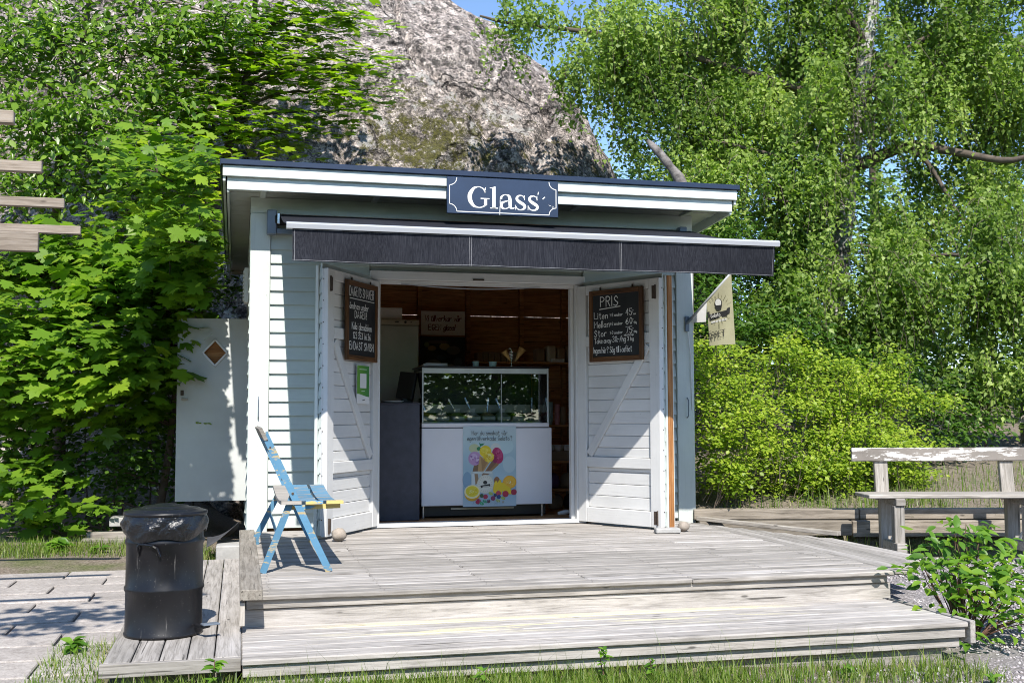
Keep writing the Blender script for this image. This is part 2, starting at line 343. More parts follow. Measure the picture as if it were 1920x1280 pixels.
def mat_ground():
    k = NT('ground_soil'); v = k.coord('Object'); ge = k.n('NewGeometry'); sp = k.n('SeparateXYZ'); k.l(ge.outputs['Position'], sp.inputs[0])
    n1 = k.noise(v, 42, 6, .8); n2 = k.noise(v, .9, 7, .65); vo = k.n('TexVoronoi'); vo.inputs['Scale'].default_value = 55; k.l(v, vo.inputs['Vector'])
    gv = k.ramp(vo.outputs['Color'], [(0, (.20,.185,.19)), (.5, (.36,.335,.335)), (1, (.52,.49,.49))]); gv = k.mix(.7, gv, k.ramp(vo.outputs['Distance'], [(.0, 1.1), (.7, .35)]), 'MULTIPLY')
    soil = k.ramp(n1, [(.3, (.07,.055,.04)), (.5, (.19,.155,.12)), (.7, (.33,.285,.235))])
    grass = k.ramp(n1, [(.3, (.03,.05,.012)), (.5, (.08,.11,.025)), (.7, (.17,.16,.06))])
    gm = k.math('MULTIPLY', k.ramp(k.math('DIVIDE', k.math('SUBTRACT', sp.outputs[0], 3.9), 1.6), [(0, 0), (1, 1)]), k.ramp(k.math('SUBTRACT', k.math('SUBTRACT', -1*0.0+1.22, k.math('ADD', sp.outputs[1], k.math('MULTIPLY', sp.outputs[0], .246))), k.math('MULTIPLY', n2, .3)), [(.15, 0), (.3, 1)]))
    base = k.mix(k.ramp(n2, [(.50, 0), (.64, .7)]), soil, grass); far = k.math('MAXIMUM', k.ramp(k.math('DIVIDE', sp.outputs[1], 40), [(.3, 0), (.6, 1)]), k.ramp(k.math('DIVIDE', sp.outputs[1], -40), [(.25, 0), (.4, 1)]))
    k.col(k.mix(far, k.mix(gm, base, gv), (.05,.08,.02))); k.bump(k.mix(.5, n1, vo.outputs['Distance']), .7, .02); return k.set(.95, 0, .2)
M_GROUND = mat_ground()
def mat_paving():
    k = NT('paving_concrete'); v = k.coord('Object', rand=19); n1 = k.noise(v, 26, 6, .75); n2 = k.noise(v, 2.2, 5); n3 = k.noise(v, 120, 3, .6)
    c = k.ramp(n1, [(.3, (.25,.22,.20)), (.5, (.37,.335,.305)), (.7, (.46,.42,.385))]); c = k.mix(1, c, k.ramp(n2, [(.3, .8), (.7, 1.12)]), 'MULTIPLY'); c = k.mix(.5, c, k.ramp(n3, [(.35, .6), (.55, 1.05)]), 'MULTIPLY')
    oi = k.n('ObjectInfo'); c = k.mix(1, c, k.ramp(oi.outputs['Random'], [(0, .86), (1, 1.12)]), 'MULTIPLY'); k.col(c); k.bump(k.mix(.5, n1, n3), .35, .006); return k.set(.92, 0, .2)
M_PAVE = mat_paving()
M_STONE = plain('field_stone', (.33,.28,.23), .9, 0, .4, 14, .7)
def mat_gravel():
    k = NT('gravel_stone'); a = k.n('Attribute', attribute_name='tint'); k.col(k.ramp(a.outputs['Fac'], [(0, (.17,.155,.16)), (.4, (.34,.315,.32)), (.75, (.42,.375,.37)), (1, (.60,.575,.57))])); return k.set(.9, 0, .2)
M_GRAVEL = mat_gravel()
# ------------------------------------------------------------------ ground
def sm(a, b, x):
    t = np.clip((x-a)/(b-a), 0, 1); return t*t*(3-2*t)
def gz(x, y):
    x = np.asarray(x, float); y = np.asarray(y, float)
    z = -.285 - .024*(np.clip(x, -2, 9)-.4)
    z = z + sm(4.3, 5.6, x)*sm(-4.4, -.6, y)*(.12+.02*(np.clip(x, 4, 9)-5))
    edge = -.13 - .246*(x-4.95)                       # line of the timber edging
    s = y - edge - .10
    z = np.where(x > 4.6, np.where(s > 0, np.maximum(z, .07*sm(0, .12, s) + z*(1-sm(0, .12, s)) + .135*np.clip(s, 0, 8)), z), z)
    z = z + (1-sm(.2, 1.2, x))*(sm(-.6, 3.5, y)*.22 + np.clip(y-3.5, 0, 6)*.25)
    z = z + np.clip(y-9, 0, 60)*.06
    return z
def axis(lo, hi, step, far):
    a = np.arange(lo, hi+1e-6, step); k = step*1.35**np.arange(1, 30); e = np.cumsum(k); e = e[e < far]
    return np.concatenate([lo-e[::-1], a, hi+e])
gx, gy = axis(-4, 12, .11, 900), axis(-7.5, 8, .11, 900)
X, Y = np.meshgrid(gx, gy); Z = gz(X, Y)
wob = np.array([[noise.noise(Vector((a*1.7, b*1.7, 0)))*.018 + noise.noise(Vector((a*.5, b*.5, 4)))*.02 for a in gx] for b in gy])
Z = Z + wob
nx, ny = len(gx), len(gy); ii = np.arange(nx*ny).reshape(ny, nx)
Fq = np.stack([ii[:-1,:-1], ii[:-1,1:], ii[1:,1:], ii[1:,:-1]], -1).reshape(-1, 4)
g = ob('ground', npmesh('ground', np.stack([X, Y, Z], -1).reshape(-1, 3), Fq, smooth=True), M_GROUND); tag(g, kind='structure')

# paving: slabs in running bond, joints open
pv = ob('paving', MB().box(-3.4, .33, -8.2, -.35, -.36, -.302).mesh('bed'), M_GROUND); tag(pv, kind='structure')
row = 0; y = -.42
while y > -7.6:
    d = .36; x = .34 - rnd.choice((0, .31)) if row % 2 else .34
    x = .335; first = True
    while x > -3.2:
        L = .31 if (row % 2 and first) else .62
        first = False
        bx('slab', M_PAVE, pv, -L/2+.006, L/2-.006, -d/2+.006, d/2-.006, -.03, .03, .006,
           T(x-L/2, y-d/2, -.277+rnd.uniform(-.005, .005)+.02*max(0, (y+3)/3)) @ RX(R(rnd.uniform(-.5, .5))) @ RY(R(rnd.uniform(-.5, .5))))
        x -= L
    y -= d; row += 1

# gravel stones lying on the ground to the right of the steps
def stones(n, sel, smin, smax):
    out = []
    while len(out) < n:
        p = rng.uniform((3.2, -6.6), (8.8, -.6), (n, 2)); out += [q for q in p if sel(q)]
    P = np.array(out[:n]); z = gz(P[:,0], P[:,1]); S = rng.uniform(smin, smax, n)
    base = np.array([(1,0,0),(-1,0,0),(0,1,0),(0,-1,0),(0,0,.7),(0,0,-.7)], float)
    V = base[None]*rng.uniform(.65, 1.25, (n, 6, 1)); a = rng.uniform(0, 6.28, n); ca, sa = np.cos(a), np.sin(a)
    V = np.stack([V[...,0]*ca[:,None]-V[...,1]*sa[:,None], V[...,0]*sa[:,None]+V[...,1]*ca[:,None], V[...,2]], -1)*S[:,None,None]
    V += np.stack([P[:,0], P[:,1], z+S*.15], -1)[:,None]
    F0 = np.array([(0,2,4),(2,1,4),(1,3,4),(3,0,4),(2,0,5),(1,2,5),(3,1,5),(0,3,5)])
    return npmesh('gravel', V.reshape(-1, 3), (F0[None]+6*np.arange(n)[:,None,None]).reshape(-1, 3), np.repeat(rng.random(n), 6))
def gsel(q):
    x, y = q
    if y > -.30-.246*(x-4.95)-.25: return False
    if y < -4.3: return x > 3.3 + rng.random()*1.4
    return x > 4.9
gr = ob('gravel', stones(26000, gsel, .006, .016), M_GRAVEL); tag(gr, 'pinkish grey gravel to the right of the wooden steps', 'gravel', kind='stuff')

# ------------------------------------------------------------------ deck, steps, platform
dk = thing('wooden_deck', 'weathered grey plank deck with steps in front of the ice cream kiosk', 'deck', T(2.9, -2, 0))
SCREWS = []
bw = .118; y = -.075; k = 0
while y - bw > -3.56:
    xe = 4.86-.02*(-y)/3.5; cut = rnd.choice((1.72, 2.32, 2.92, 3.52, 4.12, None, None))
    for a, b in (((1.0, cut-.0015), (cut+.0015, xe)) if cut else ((1.0, xe),)):
        L = b-a; j = rnd.uniform(-.002, .002)
        bx('board', M_DECK, dk, -L/2, L/2, -bw/2+.0045, bw/2-.0045, -.014, .014, .007, T(a+L/2, y-bw/2, -.014+j) @ RX(R(rnd.uniform(-.5, .5))) @ RY(R(rnd.uniform(-.03, .03))))
    for xs_ in (1.12, 1.72, 2.32, 2.92, 3.52, 4.12, 4.72):
        for q in (-.034, .034): SCREWS.append((xs_+rnd.uniform(-.012, .012), y-bw/2+q+rnd.uniform(-.004, .004)))
    y -= bw; k += 1
mb = MB()
for a, b in SCREWS: mb.add([(a+.0045*math.cos(t), b+.0045*math.sin(t), .0035) for t in np.linspace(0, 2*math.pi, 7)[:-1]], [tuple(range(6))])
o = mb.build('screws', M_BOLT, dk); o['kind'] = 'stuff'
yf = y                                                # front edge of the deck
for x0, x1 in ((1.0, 4.80),):
    bx('riser_board', M_DECK, dk, x0, x1, yf+.03, yf+.06, -.074, -.030, .003)
    bx('riser_board', M_STEP, dk, x0-.02, x1+.03, yf+.045, yf+.075, -.172, -.078, .003)
bx('joist', M_TIMBER, dk, 1.02, 4.76, yf+.09, -.1, -.20, -.032, .003)
# lower step
zt = -.168; y = yf+.07; L = 3.80; ys = -4.28
n = 6; bw2 = (yf+.06-ys)/n
for i in range(n):
    yc = yf+.06-bw2*(i+.5)
    bx('step_board', M_STEP, dk, -L/2, L/2, -bw2/2+.0045, bw2/2-.0045, -.015, .015, .007, T(.975+L/2, yc, zt-.015+rnd.uniform(-.001, .001)))
bx('step_face_board', M_DECK, dk, .98, 4.765, ys+.022, ys+.05, -.252, -.199, .003)
bx('step_face_board', M_DECK, dk, .99, 4.745, ys+.047, ys+.075, -.306, -.256, .003)
bx('step_face_board', M_DECK, dk, 1.0, 4.66, ys+.085, ys+.115, -.42, -.311, .003)
bx('end_board', M_DECK, dk, -.39, .39, -.016, .016, -.06, .06, .003, T(4.797, ys+.39, -.222) @ RZ(R(90)))
# border plank on the left edge and its short post
bx('border_plank', M_TIMBER, dk, -1.58, 1.58, -.058, .058, -.028, .028, .004, T(1.022, -2.09, .03) @ RZ(R(90)) )
bx('border_post', M_TIMBER, dk, -.06, .06, -.04, .04, -.014, .014, .003, T(.978, -3.60, -.07) @ RY(R(-90)))
# low platform carrying the bin
pl = thing('low_platform', 'low grey plank platform under the black bin left of the steps', 'platform', T(.67, -3.4, -.28))
for i in range(5):
    x0 = .365+i*.122; y1 = -2.95 if i < 2 else -.52
    Lb = y1+4.215; bx('board', M_DECK, pl, -Lb/2, Lb/2, -.058, .058, -.014, .014, .004, T(x0+.061, (y1-4.215)/2, -.176+rnd.uniform(-.001, .001)) @ RZ(R(90)))
bx('front_board', M_DECK, pl, .355, .972, -4.245, -4.217, -.225, -.163, .003)
bx('bearer', M_TIMBER, pl, .42, .96, -4.1, -4.02, -.29, -.192, .003); bx('bearer', M_TIMBER, pl, .42, .96, -2.95, -2.87, -.29, -.192, .003); bx('bearer', M_TIMBER, pl, .66, .96, -.9, -.82, -.29, -.192, .003)
# ramp on the right: boards along the depth, falling to the gravel
rp = thing('side_ramp', 'grey board ramp sloping from the right edge of the deck to the gravel', 'ramp', T(5.2, -1.9, -.25))
sl_ = math.atan2(.065, 1)
for i in range(7):
    x = 4.93+.121*i; ya = -3.44+1.3*(x-4.93); yb = -.22-1.38*(x-4.93); Lb = yb-ya
    if Lb > .2: bx('board', M_DECK, rp, -Lb/2, Lb/2, -.0575, .0575, -.013, .013, .006, T(x, (ya+yb)/2, -.020-(x-4.87)*.065) @ RY(sl_) @ RZ(R(90)))
d = Vector((5.75-4.97, -1.23+.13, -.05)); Lb = d.length
bx('border_strip', M_TIMBER, rp, -Lb/2, Lb/2, -.035, .035, -.017, .017, .003, T(5.40, -.66, -.005) @ RZ(math.atan2(d.y, d.x)) @ RY(math.asin(.05/Lb)))
bx('bearer', M_TIMBER, rp, 4.98, 5.5, -1.6, -1.5, -.26, -.09, .003); bx('bearer', M_TIMBER, rp, 4.98, 5.3, -2.6, -2.5, -.26, -.075, .003)

# timber edging behind the garden bench, parallel to it
EA = -math.atan2(.246, 1)
def sleeper(x0, x1, off, z0, z1, wd, label):
    a = Vector((4.95+x0*math.cos(EA), -.13+x0*math.sin(EA), 0)); nrm = Vector((-math.sin(EA), math.cos(EA), 0))
    c = a + Vector((math.cos(EA), math.sin(EA), 0))*(x1-x0)/2 + nrm*(off+wd/2)
    o = ob('sleeper', boxmesh(x1-x0, wd, z1-z0, .006, M_SLEEPER), None, None, T(c.x, c.y, (z0+z1)/2) @ RZ(EA)); tag(o, label, 'timber', 'edging timbers')
sleeper(.02, 1.52, .06, .004, .098, .12, 'upper edging timber beside the kiosk corner post')
sleeper(1.54, 4.6, .10, .0, .098, .10, 'upper edging timber running behind the garden bench')
sleeper(.05, 1.42, -.06, -.13, .0, .115, 'lower edging timber near the kiosk, sunlit top face')
sleeper(1.45, 4.6, .02, -.15, -.005, .08, 'dark lower edging timber under the garden bench')

# ------------------------------------------------------------------ kiosk
sh = thing('kiosk', 'small white boarded ice cream kiosk with open double doors', 'kiosk', T(3.02, 1.4, 0))
X0, X1, DEP = 1.05, 4.99, 2.95
def wedge(L, mat):
    k = ('w', round(L, 3), mat.name)
    if k not in BC:
        pr = [(0, 0), (-.034, 0), (-.034, .006), (-.011, .128), (0, .128)]
        V = [(sx*L/2, a, b) for sx in (-1, 1) for a, b in pr]; n = len(pr)
        me = MB().add(V, [tuple(range(n)), tuple(range(2*n-1, n-1, -1))]+[(i, i+n, (i+1) % n+n, (i+1) % n) for i in range(n)]).mesh('siding'); me.materials.append(mat); BC[k] = me
    return BC[k]
def wall(name, x0, x1, y0, y1, z0, z1): return bx(name, M_SOFFIT, sh, x0, x1, y0, y1, z0, z1, 0)
wfl = wall('front_wall', 1.19, 2.03, .006, .03, .02, 2.66); wfr = wall('front_wall', 3.96, 4.85, .006, .03, .02, 2.66)
wlt = wall('side_wall', X0, X0+.024, .14, .92, -.12, 2.56); wl2 = wall('side_wall', X0, X0+.024, 1.61, DEP, -.12, 2.56); wl3 = wall('side_wall', X0, X0+.024, .92, 1.61, 1.93, 2.56); wrt = wall('side_wall', X1-.024, X1, .14, DEP, -.12, 2.56)
hd = wall('front_wall', 2.03, 3.96, .006, .03, 2.205, 2.66)
z = .02
while z < 2.55:
    for p, a, b in ((wfl, 1.192, 2.028), (wfr, 3.962, 4.848)):
        ob('board', wedge(b-a, M_WHITE), None, p, T((a+b)/2, .004, z+rnd.uniform(-.001, .001)))
    if z > 2.2: ob('board', wedge(1.92, M_WHITE), None, hd, T(2.995, .004, z))
    z += .117
z = -.1
while z < 2.5:
    L = DEP-.15
    for p, a, b in ((wlt, .15, .92), (wl2, 1.62, DEP)) if z < 1.93 else ((wl2, .15, DEP),): ob('board', wedge(b-a, M_WHITE), None, p, T(X0-.002, (a+b)/2, z) @ RZ(R(-90)))
    ob('board', wedge(L, M_WHITE), None, wrt, T(X1+.002, .15+L/2, z) @ RZ(R(90)))
    z += .117
def upr(name, mat, parent, x0, x1, y0, y1, z0, z1, ch=.004):
    """an upright board: its grain (local X) stands vertical"""
    return ob(name, boxmesh(z1-z0, y1-y0, x1-x0, ch, mat), None, parent, T((x0+x1)/2, (y0+y1)/2, (z0+z1)/2) @ RY(R(-90)))
upr('corner_post', M_TRIM, sh, X0-.028, X0+.139, -.042, .018, -.03, 2.664); upr('corner_post', M_TRIM, sh, X1-.139, X1+.028, -.042, .018, -.03, 2.664)
upr('corner_board', M_TRIM, sh, X0-.028, X0-.003, .0195, .14, -.1, 2.6); upr('corner_board', M_TRIM, sh, X1+.003, X1+.028, .0195, .14, -.1, 2.6)
# vertical edge strip beside the left siding and hook bars on the posts
for xa, hz in ((1.105, 1.02), (4.945, 1.02)):
    hk = MB().tube([(xa, -.045, hz-.09), (xa, -.075, hz-.07), (xa, -.075, hz+.07), (xa, -.045, hz+.09)], .005, 6).build('hook_bar', M_GREYM, sh)
# door frame
upr('door_jamb', M_DOOR, sh, 2.03, 2.118, -.075, .065, 0.001, 2.123); upr('door_jamb', M_DOOR, sh, 3.872, 3.96, -.075, .065, 0.001, 2.123)
upr('door_jamb', M_DOOR, sh, 3.838, 3.87, -.02, .05, .035, 2.093)
bx('door_head', M_DOOR, sh, 2.03, 3.96, -.075, .06, 2.125, 2.202, .004); bx('door_head', M_DOOR, sh, 2.12, 3.87, -.03, .03, 2.094, 2.124, .003)
bx('door_sill', M_DOOR, sh, 2.10, 3.89, -.073, .09, .001, .034, .004)
bx('bolt_latch', M_BOLT, sh, 2.93, 3.03, -.085, -.0755, 2.135, 2.15, .002)
cb = [(2.3, -.05, 2.094)] + [(2.3+1.25*t, -.05, 2.094-.03*math.sin(math.pi*t)) for t in np.linspace(.05, .95, 12)] + [(3.55, -.05, 2.094)]
MB().tube(cb, .005, 6).build('cable', M_BAR, sh)
# roof
rf = MB(); sp_ = -.26/3.75
def roofbox(x0, x1, y0, y1, zt0, th, name, mat, parent, ch=.003):
    """a slab following the fall of the roof; zt0 is its top at y=-0.45"""
    za, zb = zt0+sp_*(y0+.45), zt0+sp_*(y1+.45)
    V = [(x0,y0,za-th),(x1,y0,za-th),(x1,y1,zb-th),(x0,y1,zb-th),(x0,y0,za),(x1,y0,za),(x1,y1,zb),(x0,y1,zb)]
    return MB().add(V, [(3,2,1,0),(4,5,6,7),(0,1,5,4),(1,2,6,5),(2,3,7,6),(3,0,4,7)]).build(name, mat, parent)
roof = roofbox(.785, 5.285, -.47, 3.30, 3.0, .03, 'roof', M_SKIN, sh)
bx('roof_edge', M_NAVY, roof, .778, 5.292, -.492, -.472, 2.968, 3.013, .004); roofbox(.772, .784, -.47, 3.3, 3.012, .05, 'roof_edge', M_NAVY, roof); roofbox(5.286, 5.298, -.47, 3.3, 3.012, .05, 'roof_edge', M_NAVY, roof)
bx('fascia_board', M_TRIM, roof, .795, 5.275, -.468, -.447, 2.878, 2.966, .003); bx('fascia_board', M_TRIM, roof, .83, 5.24, -.434, -.412, 2.775, 2.9, .003)
roofbox(.797, .817, -.446, 3.28, 2.962, .12, 'barge_board', M_TRIM, roof); roofbox(5.253, 5.273, -.446, 3.28, 2.962, .12, 'barge_board', M_TRIM, roof)
roofbox(.83, .848, -.42, 3.26, 2.85, .09, 'barge_board', M_TRIM, roof); roofbox(5.222, 5.24, -.42, 3.26, 2.85, .09, 'barge_board', M_TRIM, roof)
for i in range(3): roofbox(.85, 5.22, -.422+i*.142, -.422+i*.142+.14, 2.862-.006*i, .018, 'soffit_board', M_SOFFIT, roof)
for i in range(20): roofbox(.85, X0-.03, .01+i*.165, .01+i*.165+.162, 2.86, .016, 'soffit_board', M_SOFFIT, roof); roofbox(X1+.03, 5.22, .01+i*.165, .01+i*.165+.162, 2.86, .016, 'soffit_board', M_SOFFIT, roof)
for x in (1.12, 2.06, 2.95, 3.85, 4.92): bx('rafter_end', M_TRIM, roof, x-.024, x+.024, -.405, -.03, 2.79, 2.842, .003)
bx('frieze_board', M_TRIM, sh, X0-.03, X1+.03, -.03, -.004, 2.665, 2.80, .003)
for s in (0, 1):
    x = X0-.03 if s == 0 else X1+.01; bx('frieze_board', M_TRIM, sh, x, x+.02, .01, DEP, 2.47, 2.66, .003)
bx('end_board', M_TRIM, roof, .85, 1.05, 3.24, 3.26, 2.55, 2.70, .003)
v = bx('air_vent', M_PAPER, sh, X0-.07, X0-.03, .9, 1.08, 2.0, 2.32, .004)
for i in range(8): bx('slat', M_PAPER, v, X0-.082, X0-.0705, .91, 1.07, 2.02+i*.036, 2.04+i*.036, .002)
# ---- interior
bx('floor', M_INT, sh, X0+.03, X1-.03, .095, DEP-.03, -.04, .012, 0)
roofbox(X0+.03, X1-.03, .05, DEP, 2.83, .02, 'ceiling', M_INT, sh)
bk = bx('back_frame', M_INT, sh, X0+.03, X1-.03, DEP-.12, DEP-.03, .012, .06, .002)
z = .06; i = 0
while z < 2.56:
    h = .136; gap = .0075 if abs(z-2.14) < .07 else .0006
    bx('back_plank', M_INT, bk, X0+.02, X1-.02, DEP-.03, DEP-.006, z+gap, z+h, .003); z += h
for x in (2.36, 2.90, 3.46, 4.09, 4.6): bx('stud', M_INT, bk, x, x+.05, DEP-.12, DEP-.032, .06, 2.56, .003)
for s in (0, 1):
    x = X0+.03 if s == 0 else X1-.05
    for j in range(18):
        for a, b in (((.1, .92), (1.61, DEP-.125)) if s == 0 and j < 14 else ((.1, DEP-.125),)): bx('inner_plank', M_INT, wlt if s == 0 else wrt, x, x+.018, a, b, .02+j*.14, .02+j*.14+.137, .003)
    for yy in (.86, 1.7): bx('stud', M_INT, wlt if s == 0 else wrt, X0+.05 if s == 0 else X1-.10, X0+.10 if s == 0 else X1-.052, yy, yy+.05, .012, 2.5, .003)
# ---- door leaves
DW, DH = .93, 2.105
def leaf(hx, ang, s, label):
    """local x from the hinge outwards; the face we see lies at local y=0, the leaf goes back to -s*t"""
    d = ob('door_leaf', MB().box(.02, DW-.004, *sorted((-s*.047, -s*.055)), .03, DH, 0).mesh('panel'), M_DOOR, sh, T(hx, -.078, 0) @ RZ(R(ang))); d['label'] = label
    def B(name, mat, x0, x1, z0, z1, d0, d1, upright=False):
        ya, yb = sorted((-s*d0, -s*d1)); M = T((x0+x1)/2, (ya+yb)/2, (z0+z1)/2)
        if upright: return ob(name, boxmesh(z1-z0, yb-ya, x1-x0, .004, mat), None, d, M @ RY(R(-90)), True)
        return ob(name, boxmesh(x1-x0, yb-ya, z1-z0, .004, mat), None, d, M, True)
    B('stile', M_DOOR, 0, .10, .02, DH, 0, .046, True); B('stile', M_DOOR, DW-.11, DW, .02, DH, 0, .046, True)
    for z0, z1 in ((.02, .15), (.50, .59), (1.56, 1.65), (DH-.085, DH)): B('rail', M_DOOR, .101, DW-.111, z0, z1, .002, .046)
    z = .152
    while z < DH-.09:
        for a, b in ((.152, .5), (.59, 1.56), (1.65, DH-.085)):
            z0, z1 = max(z, a), min(z+.104, b)
            if z1-z0 > .012 and z0 < b and z1 > a: B('plank', M_DOOR, .102, DW-.112, z0+.0016, z1-.0016, .026, .044)
        z += .104
    L = math.hypot(DW-.24, .96); a = math.atan2(.96, DW-.24)
    ya, yb = sorted((-s*.003, -s*.0255))
    ob('brace', boxmesh(L*.97, yb-ya, .075, .003, M_DOOR), None, d, T(DW/2-.005, (ya+yb)/2, 1.075) @ RY(-a), True)
    z = .03
    while z < DH-.05:                                                     # outer lap boards
        bd = ob('outer_board', wedge(DW-.03, M_WHITE), None, d, T(DW/2+.005, -s*.058, z) @ (RZ(0) if -s < 0 else RZ(math.pi)), True); z += .117
    for z in (.10, DH-.12):
        h = B('hinge', M_BOLT, DW-.075, DW-.035, z-.055, z+.055, -.003, .0005); 
        MB().tube([(DW-.035, s*.006, z-.06), (DW-.035, s*.006, z+.06)], .007, 6).build('pin', M_BOLT, h, I4 @ WM[d.name])
    for z in np.arange(.15, 2.05, .17):
        ob('nail', boxmesh(.008, .008, .008, .002, M_BOLT), None, d, T(DW+.001, -s*.040, z), True)
    return d, B
dR, BR = leaf(3.885, -60, -1, 'right door leaf with a bare brown wooden edge')
BR('edge_board', M_TRIM, DW-.05, DW+.004, .0, 2.13, .084, .104, True); BR('edge_board', M_RUST, DW-.05, DW+.012, .0, 2.13, .105, .165, True)
BR('edge_board', M_TRIM, DW-.05, DW+.002, .0, 2.13, .166, .186, True)
dL, BL = leaf(2.105, -122, 1, 'left door leaf with zigzag brace')
BL('edge_board', M_TRIM, DW-.05, DW+.004, .0, 2.13, .084, .110, True)
# ------------------------------------------------------------------ lettering
GL = {'A':'003960 1353','B':'0009 ~0939573505 ~0535523000','C':'~583917133052','D':'0009 ~093966633000','E':'59090050 0545','F':'590900 0545','G':'~58391713305254 5434','H':'0009 5059 0555','I':'0009',
'K':'0009 5904 2550','L':'090050','M':'0009346960','N':'00095059','O':'~39171330535739','P':'0009 ~0939573505','R':'0009 ~0939573505 2550','S':'~573917163453523001','T':'0969 3930','V':'093069','W':'0920456089',
'Ö':'~39171330535739 1B2B 4B5B','a':'~442503012042 4540','b':'0900 ~032543412001','c':'~442503012041','d':'4940 ~442503012042','e':'~0343442503012041','f':'~49282620 0545','g':'~442503012042 ~454a2c0b','h':'0900 ~03254440',
'i':'0500 0708','k':'0900 4502 1440','l':'0900','m':'0500 ~03253330 ~33556360','n':'0500 ~03254440','o':'~25030120414325','p':'050c ~032543412001','r':'0500 ~03253545','s':'~44250433412001','t':'~28223040 0646','u':'~05022042 4540',
'v':'052045','y':'0520 450c','w':'0510253045','x':'0540 0045','å':'~442503012042 4540 ~2718293827','ä':'~442503012042 4540 1718 3738','ö':'~25030120414325 1718 3738','é':'~0343442503012041 2738','0':'~39171330535739','1':'173930','2':'~0739573400 0050',
'3':'~0839573525 ~2535523001','4':'490353 4940','5':'590905 ~0535533001','6':'~48150230523513','7':'095920','8':'~351739573502305235','9':'~47253749474320','!':'0903 0001','?':'~0739573533 3031',':':'0001 0405','-':'0434','/':'0049','.':'0001'}
YC = {**{str(i): i for i in range(10)}, 'A': 10, 'B': 11, 'C': 12, 'a': -1, 'b': -2, 'c': -3}
def ribbon(mb, pts, wd, f, c=None):
    """a flat stroke of width wd along 2-D points; f maps (u,v) to 3-D"""
    P = [np.array(p[:2], float) for p in pts]; W = [p[2] if len(p) > 2 else wd for p in pts]; V = []
    for i, p in enumerate(P):
        d = P[min(i+1, len(P)-1)]-P[max(i-1, 0)]; d = d/(np.hypot(*d)+1e-9); n = np.array((-d[1], d[0]))
        e = -d*W[0]*.4 if i == 0 and len(pts[0]) == 2 else (d*W[-1]*.4 if i == len(P)-1 and len(pts[0]) == 2 else 0)
        V += [f(*(p+e+n*W[i]/2)), f(*(p+e-n*W[i]/2))]
    mb.add(V, [(2*i, 2*i+1, 2*i+3, 2*i+2) for i in range(len(P)-1)], c)
def write(mb, txt, u, v, h, f, wd, sx=.75, sp=1.8, c=None, anchor='l', jit=0, slant=0):
    k = h/9.; x = 0; S = []
    for ch in txt:
        if ch == ' ': x += 3.2; continue
        mx = 0
        for st in GL[ch].split():
            smooth = st[0] == '~'; st = st.lstrip('~'); pts = [(float(st[i]), float(YC[st[i+1]])) for i in range(0, len(st), 2)]
            mx = max(mx, max(p[0] for p in pts)); S.append((x, smooth, pts, rnd.uniform(-1, 1)*jit))
        x += mx+sp/.75
    tot = x*k*sx; off = {'l': 0, 'c': -tot/2, 'r': -tot}[anchor]
    for x0, smooth, pts, j in S:
        q = catmull(pts, 4) if smooth and len(pts) > 2 else pts
        ribbon(mb, [(u+off+(p[0]+x0+slant*p[1])*k*sx, v+(p[1]+j)*k) for p in q], wd, f, c)
def poly(mb, pts, f, c=None): mb.add([f(*p) for p in pts], [tuple(range(len(pts)))], c)
def ell(cx, cy_, rx, ry, a0=0, a1=360, n=22, rot=0):
    o = []
    for i in range(n if a1-a0 >= 360 else n+1):
        t = R(a0+(a1-a0)*i/n); x, y = rx*math.cos(t), ry*math.sin(t); o.append((cx+x*math.cos(rot)-y*math.sin(rot), cy_+x*math.sin(rot)+y*math.cos(rot)))
    return o
def plane(y): return lambda u, v: (u, y, v)

# shop sign
sg = thing('shop_sign', 'navy blue sign lettered Glass in white, fixed to the roof edge', 'sign', T(3.105, -.50, 2.645))
bx('panel', M_SIGN, sg, -.485, .485, 0, .028, 0, .312, .003, local=True)
kk = .97/1655; f = plane(-.0015); mb = MB()
def V_(pts, dx=0): ribbon(mb, [tuple(p) for p in catmull([((x+dx-527)*kk, (y+112-18)*kk, w_*kk) for x, y, w_ in pts], 5)], 1, f)
def P_(pts): poly(mb, [((x-527)*kk, (y+112-18)*kk) for x, y in pts], f)
V_([(258,235,30),(238,272,20),(195,298,13),(150,305,14),(88,280,36),(38,205,58),(30,150,62),(42,90,58),(88,28,38),(150,6,14),(200,9,15),(250,32,22)])
P_([(240,25),(285,42),(285,132),(240,132)]); P_([(190,130),(320,130),(320,145),(190,145)]); P_([(245,225),(262,225),(266,302),(256,302)])
P_([(362,0),(410,0),(410,322),(362,308)]); P_([(330,-2),(448,-2),(448,12),(330,12)]); P_([(325,300),(366,309),(366,290),(325,292)])
V_([(492,142,34),(497,172,30),(528,200,16),(570,207,14),(608,190,38),(624,150,46),(626,80,46),(630,35,42),(655,11,24),(694,20,9)])
V_([(622,126,12),(560,110,18),(508,86,36),(494,50,44),(512,14,32),(550,2,16),(590,15,14),(624,46,10)])
for dx in (0, 190):
    V_([(838,168,14),(828,192,14),(790,207,14),(748,196,28),(727,162,38),(746,127,44),(790,98,46),(834,70,44),(848,38,38),(824,8,28),(780,-4,15),(735,10,15),(712,46,14)], dx)
    P_([(836+dx,145),(848+dx,145),(845+dx,210),(838+dx,210)]); P_([(702+dx,-6),(709+dx,-6),(712+dx,64),(702+dx,64)])
mb.build('lettering', M_INK, sg, local=True)
mb = MB(); a, b, r_ = .465, .292, .062; bt = .018
line = [(-a+r_, b), (a-r_, b)]
def arc(cx, cz, t0, t1): return [(cx+r_*math.cos(R(t0+(t1-t0)*i/8)), cz+r_*math.sin(R(t0+(t1-t0)*i/8))) for i in range(9)]
for q in (arc(-a, b+.01, -90, 0), arc(a, b+.01, 180, 270), arc(a, bt, 90, 180), arc(-a, bt, 0, 90)): ribbon(mb, q, .006, f)
